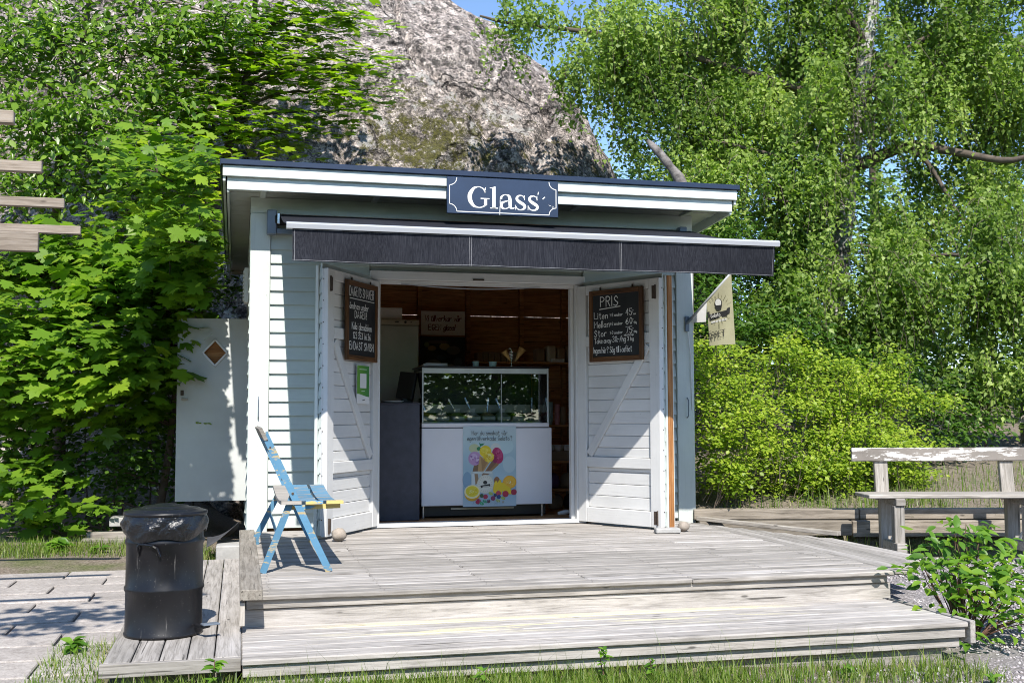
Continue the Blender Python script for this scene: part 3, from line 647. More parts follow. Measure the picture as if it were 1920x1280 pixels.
for q in ([(-a, b+.01-r_), (-a, bt+r_)], [(a, b+.01-r_), (a, bt+r_)], [(-a+r_, bt), (a-r_, bt)]): ribbon(mb, q, .006, f)
poly(mb, [(.30, .19), (.306, .215), (.311, .213), (.308, .19)], f); poly(mb, [(.35, .15), (.37, .17), (.362, .175), (.342, .155)], f)
ribbon(mb, [(.40, .105), (.41, .098), (.418, .10)], .003, f); ribbon(mb, [(.428, .095), (.44, .093), (.438, .08), (.43, .082)], .003, f)
ribbon(mb, [(-.028, .13), (-.03, .06), (-.032, .004)], .005, f)
mb.build('border', M_INK, sg, local=True)

# awning
M_STITCH = plain('stitching', (.26,.26,.27), .8, 0, .3, 40)
aw = thing('awning', 'black folding-arm awning with white front bar above the kiosk doors', 'awning', T(3.12, 0, 2.6))
ax0, ax1 = 1.262, 4.975
MB().tube([(ax0-.04, -.10, 2.60), (ax1-.04, -.10, 2.60)], .045, 14).build('roller', M_BLACK, aw, smooth=True)
bx('wall_bracket', M_GREYM, aw, 1.155, 1.235, -.13, -.045, 2.475, 2.68, .006); bx('wall_bracket', M_GREYM, aw, 4.86, 4.93, -.13, -.045, 2.48, 2.68, .006)
bx('bracket_cap', M_SILVER, aw, 1.238, 1.262, -.15, -.06, 2.56, 2.65, .004); bx('square_bar', M_GREYM, aw, 1.236, 4.858, -.115, -.075, 2.485, 2.525, .003)
xs = np.linspace(ax0, ax1, 61); ts = np.linspace(0, 1, 9); V = []; 
for t in ts:
    for x in xs:
        k = (x-ax0)/(ax1-ax0); sag = -.022*math.sin(math.pi*t)*(1+.4*math.cos(6*math.pi*k)) - .012*t*0
        V.append((x+.0*t, -.10-1.67*t, 2.647+(2.292-2.647)*t+sag))
n = len(xs); ob('fabric_top', npmesh('fabric', np.array(V), np.array([(j*n+i, j*n+i+1, (j+1)*n+i+1, (j+1)*n+i) for j in range(len(ts)-1) for i in range(n-1)]), smooth=True), M_FABRIC, aw)
pr = [(-.025, -.022), (.025, -.022), (.03, 0), (.02, .02), (-.015, .024), (-.03, .008)]
V = [(x, -1.785+a, 2.268+b) for x in (ax0-.012, ax1+.014) for a, b in pr]; n = len(pr)
MB().add(V, [tuple(range(n-1, -1, -1)), tuple(range(n, 2*n))]+[(i, (i+1) % n, (i+1) % n+n, i+n) for i in range(n)]).build('front_bar', M_BAR, aw)
zs = np.linspace(2.248, 2.018, 8); xs = np.linspace(ax0+.03, ax1-.02, 121); V = []
def vy(x, z):
    q = (2.248-z)/.23; return -1.79 + .014*q*math.sin(x*4.1) + .007*q*math.sin(x*11+1) + .004*q*math.sin(x*27) + .02*q*q*math.exp(-((x-ax1)/.18)**2) - .012*q*math.exp(-((x-ax0)/.15)**2)
for z in zs:
    for x in xs: V.append((x, vy(x, z), z))
n = len(xs); val = ob('valance', npmesh('valance', np.array(V), np.array([(j*n+i, j*n+i+1, (j+1)*n+i+1, (j+1)*n+i) for j in range(len(zs)-1) for i in range(n-1)]), smooth=True), M_FABRIC, aw)
def vf(u, v): return (u, vy(u, v)-.003, v)
def stitch(name, pts): 
    mb = MB(); ribbon(mb, pts, .0022, vf); mb.build(name, M_STITCH, val, I4)
stitch('seam', [(x, 2.240) for x in xs]); stitch('seam', [(x, 2.026) for x in xs]); 
for x in (ax0+.045, 2.545, 2.558, 3.69, 3.703, ax1-.035): stitch('seam', [(x, z) for z in np.linspace(2.244, 2.02, 10)])
for x0, x1, e in ((1.75, 1.55, 2.35), (4.5, 4.7, 3.9)):
    ar = MB().tube([(x0, -.10, 2.50), (e, -.95, 2.37)], .022, 8).build('arm', M_GREYM, aw); MB().tube([(e, -.95, 2.37), (x1, -1.77, 2.255)], .018, 8).build('forearm', M_GREYM, ar)

# chalkboards hung on the door leaves
def chalkboard(hx, ang, x0, x1, z0, z1, L, label, flip):
    h = T(hx, -.078, 0) @ RZ(R(ang)); w_, hh = x1-x0, z1-z0
    xc = (x0+x1)/2; s = 1 if flip else -1
    M = h @ T(xc, s*.004, z0) @ (RZ(math.pi) if flip else I4)
    b = thing('chalkboard', label, 'chalkboard', M)
    ob('slate', boxmesh(w_-.05, .012, hh-.05, 0, M_SLATE), None, b, T(0, -.010, hh/2), True)
    fw = .042
    for q in (-1, 1):
        ob('frame', boxmesh(hh, .024, fw, .004, M_FRAME), None, b, T(q*(w_/2-fw/2), -.013, hh/2) @ RY(R(-90)), True)
        ob('frame', boxmesh(w_-2*fw, .022, fw, .003, M_FRAME), None, b, T(0, -.0125, fw/2 if q < 0 else hh-fw/2), True)
        ob('hook', boxmesh(.012, .012, .03, .002, M_BOLT), None, b, T(q*w_*.3, -.008, hh+.012), True)
    mb = MB(); f = plane(-.0175); iw = w_-2*fw; L(mb, f, iw, hh); mb.build('chalk_writing', M_CHALK, b, local=True)
    return b
def linesR(mb, f, w_, h):
    g = h-.08; l = -w_/2
    write(mb, 'PRIS', l+.17*w_, g-.065, .085, f, .0075, .95, jit=.3); ribbon(mb, [(l+.15*w_, g-.088), (l+.6*w_, g-.075)], .007, f)
    for i, (a, b, c, d) in enumerate((('Liten', '1-2 smaker', '45', 'max'), ('Mellan', '1-2 smaker', '60', '150g'), ('Stor', '1-3 smaker', '75', '200g'))):
        z = g-.17-i*.077; write(mb, a, l+.03*w_, z, .055, f, .006, .95, jit=.3); write(mb, b, l+.37*w_, z+.012, .026, f, .0036, .95, 1.3); write(mb, c, l+.72*w_, z+.012, .055, f, .006, .9)
        write(mb, ':-', l+.86*w_, z+.035, .03, f, .004); write(mb, d, l+.885*w_, z+.012, .018, f, .003, .75, 1.2)
    z = g-.385; write(mb, 'Take away', l+.03*w_, z, .045, f, .0052, .80, 1.3); write(mb, '30:-/hg', l+.43*w_, z+.004, .05, f, .0052, .75, 1.3); write(mb, 'minsta köp', l+.68*w_, z+.05, .020, f, .003, .95, 1.2); write(mb, '3 hg', l+.75*w_, z+.008, .034, f, .0042, .85)
    write(mb, 'Ingen här? Säg till i caféet', l+.015*w_, z-.085, .052, f, .0052, .60, 1.2)
def linesL(mb, f, w_, h):
    g = h-.08; l = -w_/2
    write(mb, 'DAGENS SMAKER', 0, g-.045, .075, f, .0065, .58, anchor='c', jit=.2); ribbon(mb, [(l+.02, g-.067), (-l-.02, g-.067)], .006, f)
    write(mb, 'ändras under', l+.04*w_, g-.15, .052, f, .006, .85); write(mb, 'DAGEN!', -.02, g-.22, .056, f, .0065, .9, anchor='c')
    write(mb, 'Kolla i glassdisken', 0, g-.315, .055, f, .0058, .72, 1.3, anchor='c'); write(mb, '123 353 76 36', 0, g-.39, .052, f, .006, .72, anchor='c'); write(mb, 'ENDAST SWISH', 0, g-.48, .062, f, .007, .78, anchor='c')
chalkboard(3.885, -60, .165, .775, 1.42, 2.045, linesR, 'framed chalkboard price list headed PRIS on the right door', False)
chalkboard(2.105, -122, .08, .66, 1.40, 2.05, linesL, 'framed chalkboard headed DAGENS SMAKER on the left door', True)
# green leaflet on the left leaf
lf = thing('leaflet', 'green and white paper leaflet pinned on the left door below the chalkboard', 'leaflet', T(2.105, -.078, 0) @ RZ(R(-122)) @ T(.31, -.0, 1.05) @ RZ(math.pi) @ T(0, 0.0, 0))
mb = MB().box(-.115, .115, -.004, -.0015, 0, .32); mb.build('sheet', M_PAPER, lf, local=True)
mb = MB(); f = plane(-.0055); gcol = lambda t: (.04+.10*t, .22+.13*t, .05)
for i in range(8):
    t = i/8; poly(mb, [(-.112+.028*i, .07+.012*math.cos(t*3)), (-.112+.028*(i+1), .07+.012*math.cos((i+1)/8*3)), (-.112+.028*(i+1), .316), (-.112+.028*i, .316)], f, gcol(1-t))
f2 = plane(-.0062); poly(mb, [(-.06, .13), (.06, .13), (.06, .25), (-.06, .25)], f2, (.75,.75,.75)); 
ribbon(mb, [(-.07, .285), (.06, .285)], .006, f2, (.6,.75,.55)); ribbon(mb, [(-.03, .105), (.03, .105)], .006, f2, (.6,.75,.55)); ribbon(mb, [(-.01, .03), (.03, .035)], .008, f2, (.1,.1,.1))
mb.build('print', M_PRINT, lf, local=True)

# flag on its pole at the right corner post
fl = thing('flag', 'small olive shop banner with a Gelato emblem on a slanted pole', 'flag', T(4.955, -.05, 1.80))
A0 = Vector((4.95, -.055, 1.80)); A1 = Vector((5.235, -.42, 2.235)); pd = A1-A0
MB().tube([A0, A1], .011, 8).build('pole', M_BAR, fl, smooth=True); MB().tube([A0-pd*.02, A0+pd*.10], .017, 8).build('socket', M_GREYM, fl)
bx('bracket', M_GREYM, fl, 4.93, 4.97, -.062, -.043, 1.72, 1.86, .003)
hd_ = Vector((pd.x, pd.y, 0)).normalized(); nr = Vector((hd_.y, -hd_.x, 0)); nr = -nr if nr.y > 0 else nr
HL = math.hypot(pd.x, pd.y); zb_ = 1.575
def cloth(u, v, off=0):
    """u along the pole (0.42 to 1), v 0 at the pole, 1 at the hem"""
    p = A0 + pd*u; z = p.z + (zb_+.01*u - p.z)*v; k = (1-u)
    w_ = .008*math.sin(u*9+v*2)*(.3+v) + .02*v*k
    q = Vector((p.x, p.y, z)) + hd_*(.03*v*(1-.2*u)) + nr*(w_+off); return q
us = np.linspace(.44, .985, 14); vv = np.linspace(0, 1, 12); V = [tuple(cloth(u, v)) for v in vv for u in us]; n = len(us)
M_FLAG = plain('flag_cloth', (.38,.365,.235), .85, 0, .12, 8)
cl_ = ob('cloth', npmesh('cloth', np.array(V), np.array([(j*n+i, j*n+i+1, (j+1)*n+i+1, (j+1)*n+i) for j in range(len(vv)-1) for i in range(n-1)]), smooth=True), M_FLAG, fl)
V = [tuple(cloth(u, v, -.05*(.44-u)/.3-.004)+hd_*0) for v in np.linspace(0, .62, 5) for u in np.linspace(.10, .435, 6)]
def zfold(u, v): p = A0+pd*u; return (p.x, p.y-.0+.03*v, p.z-.19*v*(u/.44))
V = [zfold(u, v) for v in np.linspace(0, 1, 5) for u in np.linspace(.08, .45, 6)]
ob('folded_cloth', npmesh('fold', np.array(V), np.array([(j*6+i, j*6+i+1, (j+1)*6+i+1, (j+1)*6+i) for j in range(4) for i in range(5)]), smooth=True), M_PAPER, fl)
def ff(u, v):       # flag print coordinates: u 0..1 across, v in metres above the hem
    uu_ = .44+.545*u; p = A0+pd*uu_; H = p.z-zb_; return tuple(cloth(uu_, 1-v/H, .006))
mb = MB(); K = (.03,.03,.03); WW = (.62,.62,.58); cu, cv = .46, .33
for i in range(22):
    t = R(i*360/22+6); r0, r1 = (.36, .55) if i % 2 else (.38, .48)
    a = (cu+r0*math.cos(t), cv+.22*r0*math.sin(t)*1.2); b = (cu+r1*math.cos(t), cv+.22*r1*math.sin(t)*1.2)
    if 0 < b[0] < 1 and b[1] > .12: mb.add([ff(a[0]-.008, a[1]), ff(a[0]+.008, a[1]), ff(b[0]+.008, b[1]+.004), ff(b[0]-.008, b[1]+.004)], [(0,1,2,3)], (.16,.15,.08))
poly(mb, ell(cu, cv+.055, .15, .042), lambda u, v: ff(u, v), K); poly(mb, ell(cu, cv+.058, .12, .036), lambda u, v: tuple(Vector(ff(u, v))+nr*.001), WW)
poly(mb, [(cu-.15, cv+.035), (cu+.15, cv+.035), (cu+.12, cv), (cu+.03, cv-.012), (cu-.07, cv-.004)], lambda u, v: tuple(Vector(ff(u, v))+nr*.002), K)
poly(mb, [(.08, .232), (.78, .258), (.79, .315), (.09, .288)], ff, K); poly(mb, [(-.0, .26), (.09, .265), (.09, .315), (.0, .31)], ff, K); poly(mb, [(.79, .275), (.88, .285), (.9, .34), (.78, .33)], ff, K)
poly(mb, [(.14, .205), (.74, .222), (.75, .240), (.14, .222)], ff, (.55,.55,.52))
f3 = lambda u, v: tuple(Vector(ff(u, v+.037*(u-.1)))+nr*.007)
kx = 1/.25
def wr(txt, u, v, h, wd, c, sx=.75):
    write(mb, txt, 0, 0, h, lambda a, b: f3(u+a*kx, v+b), wd, sx, 1.4, c)
wr('Gelato', .14, .250, .034, .0042, WW, .85); wr('ÖPPET', .02, .055, .062, .006, K, .72)
ribbon(mb, [(cu, .19), (cu, .165)], .03, ff, (.2,.2,.12))
mb.build('print', M_PRINT, cl_, I4)
MB().tube([A0, A0+Vector((.03, .0, -.3)), A0+Vector((.045, .01, -.8))], .004, 5).build('cord', M_PAPER, fl)
# ------------------------------------------------------------------ inside the kiosk
fc = thing('gelato_counter', 'white gelato display counter with glass front inside the kiosk', 'display counter', T(3.19, .85, .012))
cx0, cx1, cy0, cy1 = 2.575, 3.80, .52, 1.15
body = bx('body', M_FREEZER, fc, cx0+.01, cx1, cy0+.02, cy1, .135, .845, .006)
bx('front_panel', M_FREEZER, body, cx0, 2.965, cy0, cy0+.018, .13, .838, .004); bx('front_panel', M_FREEZER, body, 2.968, 3.46, cy0, cy0+.018, .13, .838, .004); bx('front_panel', M_FREEZER, body, 3.463, cx1+.012, cy0, cy0+.018, .13, .838, .004)
bx('plinth', M_BLACK, fc, cx0+.02, cx1-.03, cy0+.08, cy1-.02, .03, .134, .003); bx('plinth_strip', M_CREAM, fc, 2.86, 3.46, cy0+.06, cy0+.075, .09, .105, .002)
for x in (cx0+.03, cx1-.06): MB().tube([(x, cy0+.09, .012), (x, cy0+.09, .14)], .014, 10).build('foot', M_SILVER, fc)
rim = bx('rim', M_FREEZER, fc, cx0+.002, cx1-.012, cy0+.005, cy1, .847, .885, .004)
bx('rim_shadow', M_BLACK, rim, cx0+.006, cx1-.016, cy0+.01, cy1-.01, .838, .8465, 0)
bx('glass_front', M_GLASS, fc, cx0+.02, cx1-.03, cy0+.015, cy0+.023, .888, 1.375, 0)
for x in (cx0+.012, cx1-.026): bx('glass_side', M_GLASS, fc, x, x+.006, cy0+.03, cy1-.05, .888, 1.37, 0)
MG = plain('frosted_edge', (.55,.60,.58), .3)
upr('frame_edge', MG, fc, cx0+.004, cx0+.018, cy0+.008, cy0+.022, .888, 1.395, .002); upr('frame_edge', MG, fc, cx1-.028, cx1-.014, cy0+.008, cy0+.022, .888, 1.395, .002)
bx('frame_edge', MG, fc, cx0+.019, cx1-.029, cy0+.008, cy0+.014, 1.345, 1.392, .002); upr('frame_edge', MG, fc, 3.325, 3.329, cy0+.004, cy0+.012, .89, 1.34, .001)
bx('top', M_BLACK, fc, cx0, cx1-.005, cy0+.005, cy1-.04, 1.398, 1.412, .003); bx('back_panel', M_BLACK, fc, cx0+.02, cx1-.03, cy1-.045, cy1-.02, .888, 1.396, 0)
bx('inner_well', plain('well', (.30,.33,.36), .3, .3), fc, cx0+.03, cx1-.04, cy0+.16, cy1-.06, .886, .9, 0); bx('ledge', M_STEEL, fc, cx0+.03, cx1-.04, cy0+.42, cy0+.45, .98, 1.06, .003)
ice = [(.72,.50,.10),(.62,.60,.55),(.30,.42,.10),(.66,.63,.60),(.35,.22,.12),(.62,.58,.52),(.10,.30,.05),(.60,.20,.25)]
for i, c in enumerate(ice):
    x = cx0+.09+i*.147; t = ob('ice_cream_tub', boxmesh(.135, .20, .05, .01, M_STEEL), None, None, T(x, cy0+.30, .927)); tag(t, ['leftmost','second','third','fourth','fifth','sixth','seventh','rightmost'][i]+' ice cream tub from the left in the glass display', 'tub', 'tubs in the display')
    mb = MB(); nn = 12
    V = [(.062*a, .09*b, .026+.035*(1-a*a)*(1-b*b)+.016*noise.noise(Vector((a*3+i*7, b*3, 1)))) for b in np.linspace(-1, 1, nn) for a in np.linspace(-1, 1, nn)]
    mi = plain('ice_cream', c, .6, 0, .2, 20); ob('ice_cream', npmesh('ice', np.array(V), np.array([(j*nn+k, j*nn+k+1, (j+1)*nn+k+1, (j+1)*nn+k) for j in range(nn-1) for k in range(nn-1)]), smooth=True), mi, t, local=True)
    if i != 6:
        a = [(-.3,.5),(.35,.45),(-.4,.4),(-.35,.5),(.1,.5),(-.3,.45),(0,0),(.05,.5)][i]
        MB().tube([(0, 0, .05), (a[0]*.18, .03, .05+.17*(.6+a[1]*.5))], [.006, .014], 6).build('spatula', M_SILVER, t, WM[t.name])
    if i in (2, 3, 5):
        MB().lathe([(.0, .05), (.026, .05), (.036, .095), (.038, .095), (.0, .088)], 16).build('label_cup', M_PAPER, t, local=True)
# poster on the counter front
ps = thing('poster', 'ice cream cone and fruit poster hung on the white counter front', 'poster', T(3.212, cy0-.004, .118))
pw, ph = .505, .735
bx('sheet', M_PAPER, ps, -pw/2, pw/2, -.0015, .001, 0, ph, 0, local=True)
mb = MB(); lay = [0]
def S(pts, c):
    lay[0] += 1; y = -.0022-.00008*lay[0]; poly(mb, [((u-437)/825*pw, (1160-v)/1150*ph) for u, v in pts], plane(y), c)
def E_(cx, cy_, rx, ry, c, rot=0, a0=0, a1=360): S(ell(cx, cy_, rx, ry, a0, a1, 24, rot), c)
bgc = [(10, (.52,.62,.66)), (200, (.50,.64,.68)), (420, (.38,.54,.62)), (620, (.34,.50,.60)), (760, (.40,.56,.64)), (900, (.30,.46,.60)), (1000, (.34,.50,.62)), (1160, (.50,.62,.70))]
for (v0, c0), (v1, c1) in zip(bgc[:-1], bgc[1:]):
    mb.add([((u-437)/825*pw, -.0022, (1160-v)/1150*ph) for u, v in ((27, v0), (848, v0), (848, v1), (27, v1))], [(0, 1, 2, 3)], c0); n = len(mb.c); mb.c[n-2] = c1; mb.c[n-1] = c1
E_(740, 560, 100, 120, (.46,.60,.66)); E_(660, 300, 150, 110, (.50,.66,.70)); E_(90, 780, 70, 120, (.22,.36,.50))
E_(200, 325, 85, 65, (.52,.58,.34)); E_(530, 320, 80, 70, (.62,.66,.64))
S([(270,240),(300,260),(360,250),(330,280),(290,300)], (.02,.22,.10)); E_(270, 330, 35, 28, (.02,.20,.08))
S([(170,660),(200,540),(310,540),(300,700),(235,790)], (.20,.12,.06)); E_(205, 470, 100, 100, (.50,.30,.52)); E_(190, 440, 50, 40, (.62,.46,.66)); E_(250, 500, 40, 45, (.34,.16,.40))
S([(520,440),(580,560),(340,760),(300,740)], (.30,.17,.07)); S([(500,470),(540,540),(330,740)], (.20,.10,.06)); E_(560, 430, 85, 120, (.42,.02,.12), -.3); E_(585, 400, 45, 70, (.55,.05,.18), -.3); E_(520, 490, 35, 50, (.25,.01,.09))
S([(245,700),(280,430),(440,520),(300,720),(240,790)], (.48,.30,.13)); S([(300,460),(400,530),(320,660)], (.36,.21,.09))
E_(370, 370, 92, 85, (.78,.60,.02)); E_(420, 450, 85, 75, (.75,.55,.02)); E_(350, 350, 50, 40, (.85,.72,.08)); S([(430,400),(512,420),(470,470),(420,540),(390,500)], (.82,.68,.10)); E_(425, 420, 35, 20, (.86,.76,.30))
S([(150,655),(490,655),(500,960),(150,960)], (.46,.56,.58)); S([(185,655),(470,655),(470,690),(185,690)], (.58,.64,.62)); S([(160,690),(215,690),(220,930),(160,930)], (.60,.68,.70))
S([(200,690),(250,690),(270,800),(215,850)], (.30,.20,.11)); S([(330,680),(440,690),(380,720),(300,740)], (.22,.13,.08))
E_(368, 840, 128, 135, (.66,.66,.56)); E_(368, 840, 112, 118, (.70,.70,.62))
for i in range(20):
    t = R(i*18); S([(368+85*math.cos(t), 840+90*math.sin(t)), (368+104*math.cos(t), 840+110*math.sin(t)), (368+104*math.cos(t+.05), 840+110*math.sin(t+.05))], (.3,.3,.22))
S([(290,860),(440,835),(445,870),(300,895)], (.02,.02,.02)); E_(365, 815, 32, 26, (.02,.02,.02)); S([(325,870),(425,862),(425,882),(325,890)], (.5,.5,.45))
E_(545, 790, 45, 55, (.26,.12,.05)); E_(745, 815, 105, 95, (.80,.40,.02)); E_(745, 815, 85, 75, (.82,.48,.04)); E_(745, 815, 22, 20, (.85,.75,.5))
for a, b, rx, ry, t in ((560, 880, 30, 110, .4), (600, 890, 30, 110, -.1), (660, 900, 45, 90, -.5), (720, 930, 40, 80, -.8), (520, 880, 28, 90, .2)): E_(a, b, rx, ry, (.80,.58,.02), t)
E_(165, 975, 118, 105, (.75,.40,.02)); E_(165, 945, 122, 98, (.86,.80,.45)); E_(165, 940, 100, 78, (.80,.66,.04)); E_(165, 940, 30, 20, (.86,.80,.35))
for a, b, r_, c in ((255,1085,42,(.45,.02,.08)),(370,1020,36,(.42,.03,.08)),(485,1045,36,(.25,.03,.10)),(570,975,40,(.50,.05,.10)),(680,985,48,(.45,.02,.06)),(810,960,45,(.38,.02,.06)),(575,1025,32,(.02,.06,.22)),(415,1085,28,(.12,.05,.08)),(310,1005,30,(.04,.10,.04)),(640,1100,18,(.4,.4,.34)),(520,1000,26,(.03,.05,.12))): E_(a, b, r_, r_*.95, c)
for a, b in ((360,1085),(310,1115),(640,1045),(560,1080),(450,975)): E_(a, b, 36, 22, (.05,.40,.18) if a < 400 else (.40,.50,.12), .4)
def blotch(cx, cy_, rx, ry, cols, n=14, s=.28):
    for _ in range(n):
        a, q_ = rnd.uniform(0, 6.28), rnd.random()**.5*.8; E_(cx+rx*q_*math.cos(a), cy_+ry*q_*math.sin(a), rx*s*rnd.uniform(.4, 1), ry*s*rnd.uniform(.3, .8), rnd.choice(cols), rnd.uniform(0, 3))
blotch(205, 450, 90, 80, [(.58,.40,.62),(.40,.22,.46),(.66,.52,.70),(.30,.14,.36)]); blotch(375, 375, 80, 75, [(.86,.72,.12),(.68,.50,.02),(.82,.66,.06)]); blotch(425, 455, 60, 50, [(.86,.74,.2),(.66,.46,.02)])
blotch(565, 425, 65, 90, [(.50,.06,.18),(.34,.01,.10),(.60,.12,.26)]); blotch(745, 815, 75, 65, [(.84,.52,.05),(.80,.42,.02),(.88,.62,.15)], 18, .2); blotch(165, 940, 85, 65, [(.84,.74,.08),(.74,.58,.02),(.88,.82,.3)], 18, .22)
for i in range(7): S([(262+14*i, 700-38*i), (270+14*i, 700-38*i), (330+14*i-8*i, 690-30*i), (322+14*i-8*i, 694-30*i)], (.34,.20,.08))
blotch(437, 1090, 380, 50, [(.42,.54,.64),(.58,.68,.74),(.22,.34,.46)], 26, .09)
f4 = plane(-.0022-.00008*(lay[0]+3))
tx = lambda u, v: ((u-437)/825*pw, (1160-v)/1150*ph)
u, v = tx(437, 132); write(mb, 'Har du smakat vår', u, v, .040, f4, .0034, .80, 1.5, (.05,.06,.07), 'c'); u, v = tx(437, 210); write(mb, 'egentillverkade Gelato?', u, v, .040, f4, .0034, .80, 1.5, (.05,.06,.07), 'c')
mb.build('print', M_PRINT, ps, local=True)
# things standing on the counter
zc = 1.413
def cup(x, y, z, r0, r1, h, mat, label, cat, grp, name='paper_cup'):
    o = MB().lathe([(0, 0), (r0, 0), (r1, h), (r1+.004, h), (r1+.004, h+.004), (r1-.003, h), (r0-.002, .004), (0, .004)], 24).build(name, mat, None, T(x, y, z), smooth=False); return tag(o, label, cat, grp)
cup(3.11, .66, zc, .026, .031, .046, M_MINT, 'smaller mint paper cup, left of the two on the counter', 'cup', 'mint cups on the counter')
cup(3.275, .66, zc, .032, .038, .046, M_MINT, 'larger mint paper cup, right of the two on the counter', 'cup', 'mint cups on the counter')
nap = thing('napkin_stack', 'stack of white napkins on the left end of the counter top', 'napkins', T(2.73, .72, zc))
for i in range(4): ob('napkin', boxmesh(.24-.012*i, .14, .007, .002, M_PAPER), None, nap, T(rnd.uniform(-.01, .01), 0, .004+.0075*i) @ RZ(R(rnd.uniform(-5, 5))), True)
ch = thing('cone_stand', 'metal stand holding two wafer cones on the counter', 'cone stand', T(3.46, .68, zc))
MB().tube([(0, 0, 0), (0, 0, .165), (-.012, 0, .18), (-.025, 0, .172)], .004, 6).build('rod', M_SILVER, ch, local=True); MB().lathe([(0, 0), (.03, 0), (.03, .006), (0, .008)], 16).build('base', M_SILVER, ch, local=True)
for i in range(6): MB().tube([(-.018, 0, .07+.014*i), (.018, 0, .076+.014*i)], .0022, 5).build('arm', M_SILVER, ch, local=True)
def cone(x0, z0, x1, z1, r_, label):
    d = Vector((x1-x0, 0, z1-z0)); L = d.length; o = MB().lathe([(.002, 0), (r_, L), (r_-.004, L), (.002, .012)], 18).build('wafer_cone', M_CONE, None, T(x0, .66, z0) @ d.to_track_quat('Z', 'Y').to_matrix().to_4x4(), smooth=True); tag(o, label, 'cone', 'wafer cones')
cone(3.457, zc+.045, 3.385, zc+.15, .030, 'left wafer cone leaning on the counter stand'); cone(3.49, zc+.05, 3.565, zc+.175, .038, 'right wafer cone with its open mouth up, on the stand')
# dark cabinet, plate, freezer
cbn = thing('cabinet', 'dark grey side cabinet left of the gelato counter', 'cabinet', T(2.36, .65, .012)); bx('carcass', M_DARKCAB, cbn, 2.125, 2.545, .44, 1.0, .013, 1.055, .004); bx('top', M_DARKCAB, cbn, 2.12, 2.55, .43, 1.0, 1.056, 1.07, .003)
pt = MB().lathe([(0, .0), (.08, 0), (.105, .016), (.107, .018), (.10, .017), (.075, .006), (0, .006)], 28).build('plate', M_PAPER, None, T(2.31, .56, 1.0715), smooth=True); tag(pt, 'white plate on top of the dark cabinet', 'plate')
mn = thing('till_screen', 'black till screen behind the dark cabinet seen edge on', 'screen', T(2.5, .95, 1.07)); ob('screen', boxmesh(.03, .26, .26, .006, M_BLACK), None, mn, T(.0, 0, .17) @ RY(R(10)) @ RZ(R(28)), True); bx('stand', M_BLACK, mn, -.05, .05, -.06, .06, .001, .05, .003, local=True)
fz = thing('upright_freezer', 'tall steel upright freezer at the left rear of the kiosk', 'freezer', T(2.42, 2.3, .012)); bx('cabinet', M_STEEL, fz, 2.05, 2.785, 2.05, 2.7, .02, 1.93, .006); bx('door', M_STEEL, fz, 2.05, 2.785, 2.02, 2.048, .06, 1.905, .008); pn = bx('control_panel', M_CREAM, fz, 2.05, 2.787, 2.015, 2.048, 1.91, 1.965, .004)
for x, r_ in ((2.54, .008), (2.56, .008), (2.64, .013), (2.70, .006)): MB().tube([(x, 2.016, 1.94), (x, 2.004, 1.94)], r_, 10).build('knob', M_BLACK, pn)
bxo = bx('storage_box', M_PAPER, None, 2.2, 2.62, 2.1, 2.5, 1.968, 2.10, .006); tag(bxo, 'pale box on top of the tall freezer', 'box')
# inner sign and picture below it
si = thing('inner_sign', 'white sign reading Vi tillverkar vår EGEN glass on the rear wall', 'sign', T(3.13, 2.50, 1.845)); bx('panel', M_PAPER, si, -.245, .245, -.004, .004, 0, .265, 0, local=True)
bx('hanger', M_DARKIN, si, -.02, .02, .0045, .33, .2, .23, 0, local=True)
mb = MB(); f = plane(-.0055); write(mb, 'Vi tillverkar vår', 0, .155, .062, f, .0085, .80, 1.2, anchor='c', slant=.2); write(mb, 'EGEN', -.165, .055, .062, f, .009, .80, 1.4); write(mb, 'glass!', .005, .058, .058, f, .009, .85, 1.0, slant=.2); mb.build('lettering', M_RED, si, local=True)
pc = thing('picture', 'dark food picture below the white rear sign', 'picture', T(3.13, 2.52, 1.30)); bx('panel', M_DARKIN, pc, -.25, .25, -.004, .004, 0, .53, 0, local=True); bx('hanger', M_DARKIN, pc, -.02, .02, .0045, .31, .4, .43, 0, local=True)
mb = MB(); 
for x, z, a, b, c in ((-.12,.40,.05,.03,(.30,.19,.05)),(.02,.42,.06,.04,(.34,.22,.06)),(-.05,.47,.12,.02,(.10,.05,.05)),(.12,.38,.08,.05,(.14,.09,.07)),(-.1,.2,.1,.08,(.12,.08,.07)),(.08,.16,.09,.07,(.16,.12,.10)),(.17,.25,.05,.05,(.05,.05,.06)),(-.02,.3,.06,.03,(.03,.03,.05)),(-.18,.44,.03,.03,(.14,.17,.05))): poly(mb, ell(x, z, a, b, n=9), plane(-.0055-abs(x)*.001-.0006*len(mb.f)), c)
mb.build('print', M_PRINT, pc, local=True)
